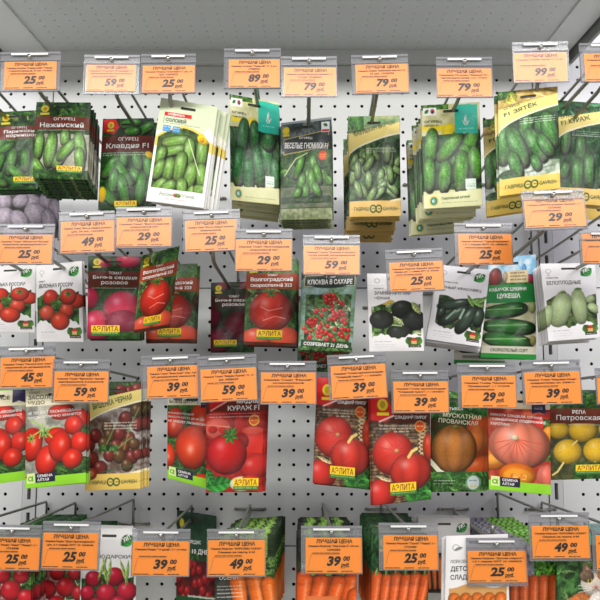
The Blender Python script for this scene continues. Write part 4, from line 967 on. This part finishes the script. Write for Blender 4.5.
# second row
packet('yab1', d_yablonka, [(-15, 267), (36, 264.5), (35, 332.5), (-16, 333)], 'white packet with red tomato truss, cut by the left edge', 'white tomato truss packets', W=0.0785, gloss=False)
packet('yab2', d_yablonka, [(36, 265.5), (82, 261), (83.5, 342), (36.7, 342)], 'white packet with red tomato truss and leaf badge, standing whole', 'white tomato truss packets', W=0.070, gloss=False, where='white tomato truss packets', stack=lin_stack(3), depth=.02, off=(3.5, -1))
packet('heart', d_heart, [(88.3, 256), (141.5, 256.7), (140, 339), (87.3, 339)], 'packet with big pink heart shaped tomatoes, bright copy at left', 'bright pink tomato packets', where='bright pink tomato packets', **nat(3, .024))
packet('volg_tilt', d_volgograd, [(142, 255.6), (179.6, 245.8), (169.8, 327.5), (133.8, 333.3)], 'turned and tilted packet with one long red tomato', 'red tomato packets on the third hook', z=1.115, yaw=-0.022)
packet('volg_back', d_volgograd, [(146, 265), (197.5, 263.5), (195, 342.5), (146, 342.5)], 'red tomato packet half hidden behind the tilted one', 'red tomato packets on the third hook', where='red tomato packets behind the tilted one', **nat(2, .016))
packet('heart_dark', d_heart_dark, [(211, 282.6), (256, 281.5), (254, 352.5), (210.5, 352.7)], 'packet with big tomatoes, print darkened for the shade behind a red one', 'shade-darkened tomato packets', W=0.070)
packet('volg', d_volgograd, [(247, 259), (297, 258), (297, 347), (243.5, 345)], 'upright packet with one broad red tomato under a brown band', 'upright red tomato packets', where='upright broad red tomato packets', **nat(3, .03))
packet('klyukva', d_klyukva, [(303.5, 271), (357.5, 269.5), (352, 352), (299, 350)], 'packet with a cluster of tiny red cherry tomatoes', 'cherry cluster packets', where='tiny cherry tomato packets', **nat(2, .014))
packet('klyukva_low', d_klyukva, [(298, 296), (350, 296), (349, 372), (297, 372)], 'cherry cluster packet hanging lower behind, only its foot showing', 'cherry cluster packets', W=0.083)
packet('radish_black', d_blackradish, [(367, 273.5), (421.5, 273.5), (424, 351), (369.3, 351.7)], 'white packet with black round radishes', 'black radish packets', gloss=False, where='black radish packets', **nat(2, .014))
packet('zucc_black', d_zuccblack, [(439, 264.5), (489.8, 270), (481, 347), (426, 339)], 'tilted white packet with dark glossy zucchini', 'dark zucchini packets', gloss=False, where='tilted dark zucchini packets', stack=lin_stack(4), depth=.03, off=(-2, 7))
packet('tsukesha', d_tsukesha, [(489, 258), (535.5, 254.4), (536.3, 359.6), (480.5, 357.5)], 'blue and green packet with three striped zucchini lying across', 'striped zucchini packets', where='striped zucchini packets', **nat(2, .014))
packet('tsukesha_low', d_tsukesha, [(456, 270), (507, 268), (505, 366), (454, 364)], 'striped zucchini packet hanging lower, only its green foot showing', 'striped zucchini packets', W=0.084)
packet('zucc_white', d_whitezucc, [(540, 263.6), (595, 263), (599.8, 337.5), (548.5, 341.5)], 'white packet with two pale green marrows', 'pale marrow packets', gloss=False, where='pale marrow packets', stack=[.3, .5, .75, 1], depth=.04, off=(-9, 4), full=(3,))
# third row
packet('zasol1', d_zasol, [(-32, 391), (27, 388), (25.5, 480), (-33, 488)], 'packet with plum tomatoes on a stalk, cut by the left edge', 'plum tomato packets', W=0.080)
packet('zasol2', d_zasol, [(26, 388.7), (86.5, 385.5), (86, 482.5), (25, 488.8)], 'packet with plum tomatoes on a stalk and green foot, whole', 'plum tomato packets', W=0.0805, where='plum tomato packets', **nat(2, .014))
packet('vishenka', d_vishenka, [(87, 383), (141.5, 382), (140.5, 488.8), (85, 490.8)], 'yellow bordered packet with dark brown cherry tomatoes', 'dark cherry tomato packets', where='dark cherry tomato packets', stack=lin_stack(3), depth=.022, off=(8, -3))
packet('boets', d_boets, [(167.5, 394), (218, 392), (219, 492), (167.3, 478)], 'packet with one long orange-red tomato and green foot', 'long red tomato packets', W=0.073)
packet('madam', d_madam, [(206, 391), (265.8, 389), (262.5, 492), (206, 492.3)], 'packet with big round red tomato, sliced tomato and juice glass', 'round red tomato packets', W=0.08, where='round red tomato packets', stack=lin_stack(2), depth=.014, off=(4, -2))
packet('pie1', d_pie, [(317, 377), (370, 378), (369, 489), (312.5, 483)], 'red pumpkin packet at left, hanging a little higher', 'red pumpkin packets at left', where='red pumpkin packets at left', stack=lin_stack(2), depth=.012, off=(2, 1))
packet('pie2', d_pie, [(370.3, 391), (430, 393), (431, 499.5), (373, 505.5)], 'red pumpkin packet at right, hanging a little lower', 'red pumpkin packets at right', W=0.08, where='red pumpkin packets at right', stack=lin_stack(2), depth=.012, off=(-3, 0))
packet('muskat', d_muskat, [(431, 392), (484.5, 393), (483.5, 491.5), (430.3, 492)], 'packet with ribbed brown-orange pumpkin among leaves', 'brown pumpkin packets', where='brown pumpkin packets', stack=lin_stack(2), depth=.014, off=(6.5, -1), full=(1,))
packet('pinkpump', d_pinkpump, [(487.7, 394), (550, 395), (551, 495), (489, 489.5)], 'packet with pink ribbed pumpkin and green foot', 'pink pumpkin packets', W=0.083)
packet('turnip', d_turnip, [(550, 390), (607, 391), (607, 478.5), (550.4, 480)], 'packet with yellow turnips under a brown band', 'yellow turnip packets', W=0.08, where='yellow turnip packets', **nat(2, .014))
# fourth row
packet('rad1', d_radish, [(-25, 541), (31, 541), (31, 634), (-25, 634)], 'front radish packet at the bottom left corner', 'radish packets in the bottom left corner', where='radish packets in the bottom left corner', **nat(28, .31))
packet('rad2', d_radish2, [(32, 541), (84, 540), (84, 628), (32, 628)], 'front packet of round red radishes left of the white one', 'round red radish packets', W=0.075, where='round red radish packets left of the white one', **nat(22, .23))
packet('krasn', d_krasnodar, [(82, 528), (137.5, 529), (135, 628), (79, 627)], 'white packet with crimson radishes and leaf badge', 'crimson radish packets', W=0.080, gloss=False, where='white crimson radish packets', stack=[.25, 1], depth=.05, off=(-5, -8))
packet('semey', d_semey, [(177, 510), (216.5, 516), (215, 612), (176, 612)], 'dark green topped radish packet hanging far back', 'dark radish packets', z=1.395)
packet('queen', d_queen, [(214.5, 537), (273, 533), (273, 632), (215, 634)], 'front packet of large carrots with pale green tops', 'large carrot packets', z=1.095, where='large carrot packets with pale green tops', stack=lin_stack(26), depth=.325, off=(18, -40))
packet('nantes', d_nantes, [(298, 541), (356, 541), (356, 634), (295.5, 634)], 'front packet of bare orange carrots in the middle', 'bare carrot packets', z=1.1, where='bare carrot packets in the middle', **nat(22, .27))
packet('tushon', d_tushon, [(371, 536), (428, 535), (428, 632), (371, 632)], 'front packet of slim carrots with stubby leaf tops', 'slim carrot packets', z=1.1, where='slim carrot packets with stubby tops', **nat(20, .25))
packet('child', d_childcarrot, [(446, 536), (508, 534), (510, 634), (444, 635)], 'white packet with short carrots', 'white short carrot packets', W=0.083, gloss=False, where='white short carrot packets', stack=[.5, 1], depth=.016, off=(-5, 0))
packet('child_back', d_whitecarrot, [(418, 518), (470, 518), (470, 600), (418, 600)], 'grey white packet with leaf badge behind the short carrots', 'grey white carrot packets', W=0.078, gloss=False, where='grey white carrot packets', **nat(3, .04))
packet('greytop', d_greytop, [(509, 546), (566, 544), (566, 640), (511, 640)], 'front packet of dull carrots with grey and green top', 'grey topped carrot packets', z=1.115, where='grey topped carrot packets', **nat(24, .31))
packet('cat', d_cat, [(557, 545), (618, 545), (618, 640), (557, 640)], 'packet with a tabby and white cat on it', 'cat picture packets', z=1.084, where='cat picture packets', **nat(1, .008))
packet('tealplain', d_tealplain, [(586, 524), (640, 521), (640, 630), (588, 632)], 'plain teal packet behind the rightmost bottom tag', 'teal packets', z=1.19)

# ------------------------------------------------------------------ tags: holder box, paper box, tilt, price, lines, packet on the hook
TAGS = [
 (0, 61, 52, 93, (5, 57, 62, 90.5), 0.6, '25', ['Семена Огурец "Нежинский", "Лидер",', 'пчелоопыляемый, 20 шт. 1714208'], 'nezhin', 'over the thick stack of pale cucumbers, top left'),
 (84, 140, 55, 95, (87, 136, 65, 92), -0.4, '59', ['Семена Огурец "Клавдия" F1', 'партенокарпический, самоопыляемый'], 'klavdia', 'over the red flagged cucumber packet'),
 (141, 196, 54, 95, (143, 195, 66, 93.5), 0.3, '25', ['Семена Огурец "Соловей F1", ц/п, 10', 'шт. 1607073'], 'solovey', 'over the tilted white cucumber packet'),
 (224, 281, 48.5, 90, (229, 280, 60, 89), 0, '89', ['Семена огурец "Чудный", F1, 8 шт.', '1708020'], 'teal1', 'over the left teal cornered packet'),
 (281, 337, 56.5, 98, (284, 336, 68, 97), 0, '79', ['Семена огурца "Веселые гномики", F1,', '10 шт. 3768239'], 'gnomiki', 'over the dark topped gherkin packet'),
 (351, 408, 54.7, 95.5, (355, 408, 64.5, 93.5), 1.3, '79', ['Семена огурец "Бабушкин внучок", F1,', '10 шт. 1379574'], 'gherkin', 'over the cream bordered gherkins'),
 (436, 492, 57, 99, (436, 491, 69, 98), 0, '79', ['Семена Огурец "Миша" F1,', 'партенокарпический, 5 шт. 1718407'], 'teal2', 'over the warty cucumbers with teal card'),
 (512, 568, 42, 83, (513, 566, 53, 82), 1.2, '99', ['Семена Огурец Зятек F1, 10 шт.', ''], 'zyatek', 'over the big yellow bordered cucumbers'),
 (579, 636, 43, 83.5, (583.5, 634, 54, 82), 0.5, '79', ['Семена Огурец "Кураж" F1', '10 шт.'], 'kurazh', 'cut by the right edge in the top row'),
 (521, 584, 190, 231, (523, 583, 198, 228), 2.0, '29', ['Семена кабачок цуккини "Цукеша", 2 г', '1379582'], 'tsukesha', 'nearest, under the big yellow bordered cucumbers'),
 (-3, 55, 224, 265, (-1, 53, 235, 264), 0, '25', ['Семена Томат "Яблонька России",', 'скороспелый, детерминантный 0,05 г'], 'yab2', 'over the white tomato truss packets'),
 (59, 115, 211.5, 254, (61, 115, 221, 252.5), 1.8, '49', ['Семена Томат "Бычье сердце розовое",', 'ц/п, 20 шт. 1600833'], 'heart', 'over the bright pink tomatoes'),
 (116, 172, 207, 248.5, (117, 172, 217.5, 246.5), 0.8, '29', ['Семена Томат "Волгоградский', 'скороспелый 323"'], 'volg_back', 'over the tilted red tomato packet'),
 (183, 240, 210, 252, (185, 236, 220, 251), 2.0, '25', ['Семена Томат "Бычье сердце" розовое,', 'среднеспелый,'], 'heart_dark', 'over the shade-darkened tomato packet'),
 (235, 292.5, 229, 271.5, (236, 292, 239.5, 271), 0, '29', ['Семена Томат "Волгоградский', 'скороспелый 323"'], 'volg', 'over the upright broad red tomato'),
 (303, 360, 235, 276, (304, 359, 246, 275.5), -0.2, '59', ['Семена Томат "Клюква в сахаре",', 'супер ранний, детерминантный'], 'klyukva', 'over the tiny cherry tomatoes'),
 (385, 442.5, 249, 292, (388.5, 442, 262, 290.5), 2.4, '25', ['Семена Редька Зимняя круглая,', 'чёрная, ц/п, 1 г серия ХИТ х3 1806420'], 'radish_black', 'over the black radishes'),
 (454, 512, 223, 265, (458, 511.5, 234.5, 265), 0, '25', ['Семена Кабачок "Черный красавец",', '1,5 г серия ХИТ х3 1808296'], 'zucc_black', 'over the dark zucchini'),
 (579, 636, 231, 264.5, (581.5, 634, 233.5, 263), 0.3, '25', ['Семена Кабачок "Белоплодные"', 'серия ХИТ'], 'zucc_white', 'cut by the right edge over the pale marrows'),
 (-2, 56, 346, 389, (1, 55.5, 357, 387), 1.4, '45', ['Семена Томат "Засолочное чудо",', 'скороспелый, ц/п, детерминантный,'], 'zasol2', 'over the plum tomatoes at left'),
 (53, 110, 359.5, 402, (55, 109, 371.5, 401.5), 0, '59', ['Семена Томат "Вишенка черная",', 'индетерминантный, высокорослый,'], 'vishenka', 'over the dark cherry tomatoes'),
 (141, 200, 355, 398, (147, 199, 366, 397), 2.2, '39', ['Семена Томат "Боец Буян", Сем. Алт,', 'Ц/П, детерминантный, низкорослый'], 'boets', 'over the long red tomato'),
 (197, 256.5, 355.5, 401, (200, 256, 368.5, 400), 2.6, '59', ['Семена Томат "Мадам Кураж", F1, 10', 'шт. 3458629'], 'madam', 'over the big round red tomato'),
 (258, 316.5, 361, 404, (261, 316, 372.5, 403), 0, '39', ['Семена Томат "Ранний",', 'ультраскороспелый,'], None, 'over the bare pegboard with no packet'),
 (327, 385.5, 354, 398.5, (330, 385, 365, 398), 3.0, '39', ['Семена Тыква крупноплодная', '"Сладкий пирог", 1 г 3354870'], 'pie1', 'over the left red pumpkin packet'),
 (391, 448.5, 370, 412.5, (393, 448, 381.5, 411.5), 0.2, '39', ['Семена Тыква крупноплодная', '"Сладкий пирог", 1 г 3354870'], 'pie2', 'over the right red pumpkin packet'),
 (457, 516, 363, 407.5, (461, 515.5, 375.5, 406.7), 0, '29', ['Семена Тыква "Мускатная', 'Прованская", 1 г 1712095'], 'muskat', 'over the brown ribbed pumpkin'),
 (521, 580, 360, 404, (523.5, 579, 372, 403.3), 1.2, '39', ['Семена Тыква "Медовая Юлия",', 'среднеспелая, шт. 3458616'], 'pinkpump', 'over the pink pumpkin'),
 (595, 652, 368, 404, (596.5, 650, 376, 403), 0, '39', ['Семена Репа "Петровская"', '1 г'], 'turnip', 'barely showing at the right edge over the turnips'),
 (-16, 42, 525, 569, (-13, 41, 537, 568), -0.8, '25', ['Семена Редис "Заря" "Лидер", 3 г', '1714388'], 'rad1', 'in the bottom left corner'),
 (43, 101, 521.5, 568.5, (43.5, 99, 532.8, 566.8), -0.8, '25', ['Семена Редис "Дуро Краснодарское",', 'ц/п, 2 г серия ХИТ х3 1808348'], 'rad2', 'left of the white crimson radish packet'),
 (132, 190.5, 529, 574.6, (133, 190, 541, 574), -0.4, '39', ['Семена Редис "10 дней", 3 г 1314406', ''], 'semey', 'over the dark radish packet hanging far back'),
 (207, 266, 529, 575, (208, 265, 540, 574), 0.3, '49', ['Семена Морковь "КОРОЛЕВА ОСЕНИ",', 'Семена на ленте, 8 М'], 'queen', 'over the large carrots with pale tops'),
 (301, 362, 526, 572, (305.5, 362, 537.5, 571), 0, '39', ['Семена Морковь "Нантская 4", 300 шт.', '1600284'], 'nantes', 'over the bare carrots in the middle'),
 (378.5, 438, 523, 568.5, (383, 437.5, 535, 567.7), 0, '25', ['Семена Морковь "Тушон" "Лидер", 2 г', '1715089'], 'tushon', 'over the slim stubby topped carrots'),
 (466, 526, 538, 584, (467, 526, 550.5, 580.5), 0.3, '25', ['Семена Морковь "Детская сладость",', '1,5 г серия ХИТ х3 1808325'], 'child', 'over the white short carrot packet'),
 (528, 589, 512.6, 559, (531, 588, 525.5, 556.5), 0.3, '49', ['Семена Морковь "КОРОЛЕВА ОСЕНИ"', 'Семена на ленте, 8 М'], 'greytop', 'above the packet with a cat'),
 (591, 650, 524, 570, (595, 648, 535, 568.5), 0, '39', ['Семена Морковь', '1 г'], 'tealplain', 'at the right edge before the teal packet'),
]
for i, (x0, x1, y0, y1, pap, tilt, price, lines, pk, where) in enumerate(TAGS):
    lines = [l for l in lines if l]
    zt = 0.985 if i == 9 else ZT + (0.006 if i % 2 else -0.003)
    nm = 'orange price tag, %s roubles, %s' % (price, where) if x1 < 620 else 'orange price tag %s' % where
    top, Yt = price_tag(x0, x1, y0, y1, pap, tilt, price, lines, nm, zt, {1: .05, 4: .03, 7: .075, 9: -.07, 15: -.10}.get(i, 0.0))
    hook(top, Yt, pk, 'grey wire hook of the tag ' + where)
# hooks whose tags are out of the picture
for (px, py, pk, lb) in [(-33, 57, 'paris', 'grey wire hook carrying the dark cucumbers at the left edge, top row'),
                         (-30, 228, 'yab1', 'grey wire hook carrying the left white tomato truss packet'),
                         (-34, 350, 'zasol1', 'grey wire hook carrying the plum tomatoes cut by the left edge'),
                         (-46, 529, None, 'grey wire hook entering the bottom left corner from outside'),
                         (618, 204, 'darkroot', 'grey wire hook at the right edge with the black root packet')]:
    Yt = Y_of_z(ZT, px, py); hook(P(px, py, Yt), Yt, pk, lb)

# ------------------------------------------------------------------ setting
def perforated(name, x0, x1, z0, z1, gx, gz, pitch, r, m, y=0.0, to=None, th=0.002):
    """Sheet with real round holes: grid of cells, each an outer square bridged to a hexadecagon-like ring."""
    n = 12
    i0 = math.ceil((x0 - gx) / pitch + 0.5 - 1e-6); i1 = math.floor((x1 - gx) / pitch - 0.5 + 1e-6)
    j0 = math.ceil((z0 - gz) / pitch + 0.5 - 1e-6); j1 = math.floor((z1 - gz) / pitch - 0.5 + 1e-6)
    b = MB(); V = b.v; Fc = b.f
    h = pitch / 2
    sq = []
    for k in range(n):
        a = 2 * math.pi * k / n + math.pi / 4; c, s = math.cos(a), math.sin(a); q = max(abs(c), abs(s)); sq.append((c / q * h, s / q * h))
    ci = [(math.cos(2 * math.pi * k / n + math.pi / 4) * r, math.sin(2 * math.pi * k / n + math.pi / 4) * r) for k in range(n)]
    for i in range(i0, i1 + 1):
        for j in range(j0, j1 + 1):
            cx, cz = gx + i * pitch, gz + j * pitch; o = len(V)
            V += [(cx + a, y, cz + c) for a, c in sq] + [(cx + a, y, cz + c) for a, c in ci] + [(cx + a, y + th, cz + c) for a, c in ci]
            for k in range(n):
                l = (k + 1) % n
                Fc.append((o + k, o + l, o + n + l, o + n + k)); Fc.append((o + n + k, o + n + l, o + 2 * n + l, o + 2 * n + k))
    xa, xb = gx + (i0 - 0.5) * pitch, gx + (i1 + 0.5) * pitch; za, zb = gz + (j0 - 0.5) * pitch, gz + (j1 + 0.5) * pitch
    for (p, q_, s, t) in [(x0, xa, z0, z1), (xb, x1, z0, z1), (xa, xb, z0, za), (xa, xb, zb, z1)]:
        if q_ - p > 1e-5 and t - s > 1e-5: b.add([(p, y, s), (q_, y, s), (q_, y, t), (p, y, t)], [(0, 1, 2, 3)])
    # folded rims
    for (p, q_, s, t) in [(x0, x1, z0, z0), (x0, x1, z1, z1)]: b.add([(p, y, s), (q_, y, s), (q_, y + .012, s), (p, y + .012, s)], [(0, 1, 2, 3)])
    for (p, s, t) in [(x0, z0, z1), (x1, z0, z1)]: b.add([(p, y, s), (p, y, t), (p, y + .012, t), (p, y + .012, s)], [(0, 1, 2, 3)])
    if to: b.v = [to(p) for p in b.v]
    return b.build(name, m)

xL = P(38, 300, 0).x; xR = P(548, 300, 0).x
zTop = P(300, 66, 0).z; zS1 = P(300, 288, 0).z; zS2 = P(300, 546, 0).z; zBot = P(300, 760, 0).z
n_ = 0
for (a, b_) in [(xL - 0.95, xL - 0.013), (xL + 0.013, xR - 0.013), (xR + 0.013, xR + 0.95)]:
    ext = 0.35 if a > xR - .1 else 0.0
    for (s, t) in [(zS1 + .001, zTop + ext), (zS2 + .001, zS1 - .001), (zBot, zS2 - .001)]:
        n_ += 1
        o = perforated('wall_back' if n_ == 1 else 'wall_back', a, b_, s, t, GX0, GZ0, PITCHX, 0.0029, M_BOARD)
        o['kind'] = 'structure'
bk = MB(); bk.box(xL - 0.96, xR + 0.96, 0.013, 0.02, zBot, zTop + 0.4); o = bk.build('wall_dark_backing', M_HOLE); o['kind'] = 'structure'  # black sheet added behind the board so the holes look dark
for k, x in enumerate((xL, xR)):
    p = MB(); w = 0.0115
    # slotted upright: two side strips, webs between the slots, returns
    p.box(x - w, x - 0.003, -0.003, 0.012, zBot, zTop + 0.3); p.box(x + 0.003, x + w, -0.003, 0.012, zBot, zTop + 0.3)
    z = zBot
    while z < zTop + 0.3:
        p.box(x - 0.003, x + 0.003, -0.003, 0.012, z, z + 0.022); z += 0.050
    o = p.build('trim_%d' % (k + 1), M_POST); o['kind'] = 'structure'
# top rail of the board
rl = MB(); rl.box(xL - 0.95, xR + 0.03, -0.016, 0.012, zTop + 0.001, P(300, 52, 0).z); o = rl.build('trim_3', M_SHELFL); o['kind'] = 'structure'

# shelf over the top row, sloping a little down towards the front
TILT = math.tan(math.radians(4.5)); zs = P(300, 53, 0).z
def shelf_pt(p):      # (x, sheet thickness, depth) -> world
    return (p[0], -p[2], zs - p[2] * TILT + p[1] * 1.0)
sh = empty('shelf', (0, 0, 0)); tag(sh, 'grey perforated metal shelf seen from below over the top row', 'shelf')
sx0 = P(50, 53, 0).x; sx1 = P(538, 48, 0).x
o = perforated('perforated_panel', sx0, sx1, 0.012, 0.28, GX0 + 0.0, 0.030, PITCHX, 0.0016, M_SHELF, 0.0, shelf_pt); o.parent = sh
c = MB(); c.box(sx0, sx1, 0.0022, 0.010, 0.012, 0.28); c.v = [shelf_pt(p) for p in c.v]; c.build('top_deck', M_SHELFH, sh)
for nm, a, b_ in (('side_rim', P(8, 53, 0).x, sx0), ('side_rim', sx1, P(566, 50, 0).x)):
    c = MB(); c.box(a, b_, -0.004, 0.012, 0.0, 0.29); c.v = [shelf_pt(p) for p in c.v]; c.build(nm, M_SHELFL, sh)
c = MB(); c.box(P(8, 53, 0).x, P(566, 50, 0).x, -0.004, 0.03, 0.28, 0.29); c.v = [shelf_pt(p) for p in c.v]; c.build('front_lip', M_SHELFL, sh)
for x in (P(4, 50, 0).x, P(570, 53, 0).x):
    c = MB(); c.box(x - 0.003, x + 0.003, -0.022, 0.02, 0.0, 0.27); c.v = [shelf_pt(p) for p in c.v]; c.build('bracket', M_BRACK, sh)

# floor of the aisle (below the picture) for bounce light
fl = MB(); fl.add([(-4, -7, 0), (4, -7, 0), (4, 0.02, 0), (-4, 0.02, 0)], [(0, 1, 2, 3)])
o = fl.build('floor', mat('pale_floor', (225, 222, 214), 0.4)); o['kind'] = 'structure'

# ------------------------------------------------------------------ light
w = bpy.data.worlds.new('store'); scene.world = w; w.use_nodes = True
w.node_tree.nodes['Background'].inputs['Color'].default_value = (1.0, 0.985, 0.96, 1)
w.node_tree.nodes['Background'].inputs['Strength'].default_value = 0.34
def area(name, loc, target, sx, sy, power, col=(1, 1, 1)):
    l = bpy.data.lights.new(name, 'AREA'); l.shape = 'RECTANGLE'; l.size = sx; l.size_y = sy; l.energy = power; l.color = col
    o = bpy.data.objects.new(name, l); COL.objects.link(o); o.location = loc
    o.rotation_euler = (Vector(target) - Vector(loc)).to_track_quat('-Z', 'Y').to_euler()
    return o
area('aisle_fill', (0.1, -1.75, 2.18), (0, 0, 1.85), 2.2, 0.12, 17, (1, .98, .95))  # added unseen fill, low in front, to brighten the upper board
area('ceiling_tube_far', (-0.3, -6.5, 3.2), (0, 0, 1.7), 6.0, 0.4, 165, (1, .98, .95))
area('right_lavender_fill', (1.35, -0.9, 2.35), (1.0, 0, 1.9), 0.8, 0.06, 7.0, (.80, .74, 1))  # added unseen fill for the lavender light at the right edge
area('left_lavender_fill', (-1.2, -0.9, 2.35), (-0.9, 0, 1.8), 0.6, 0.06, 4.0, (.86, .86, 1))  # added unseen fill that brightens the board at the left edge
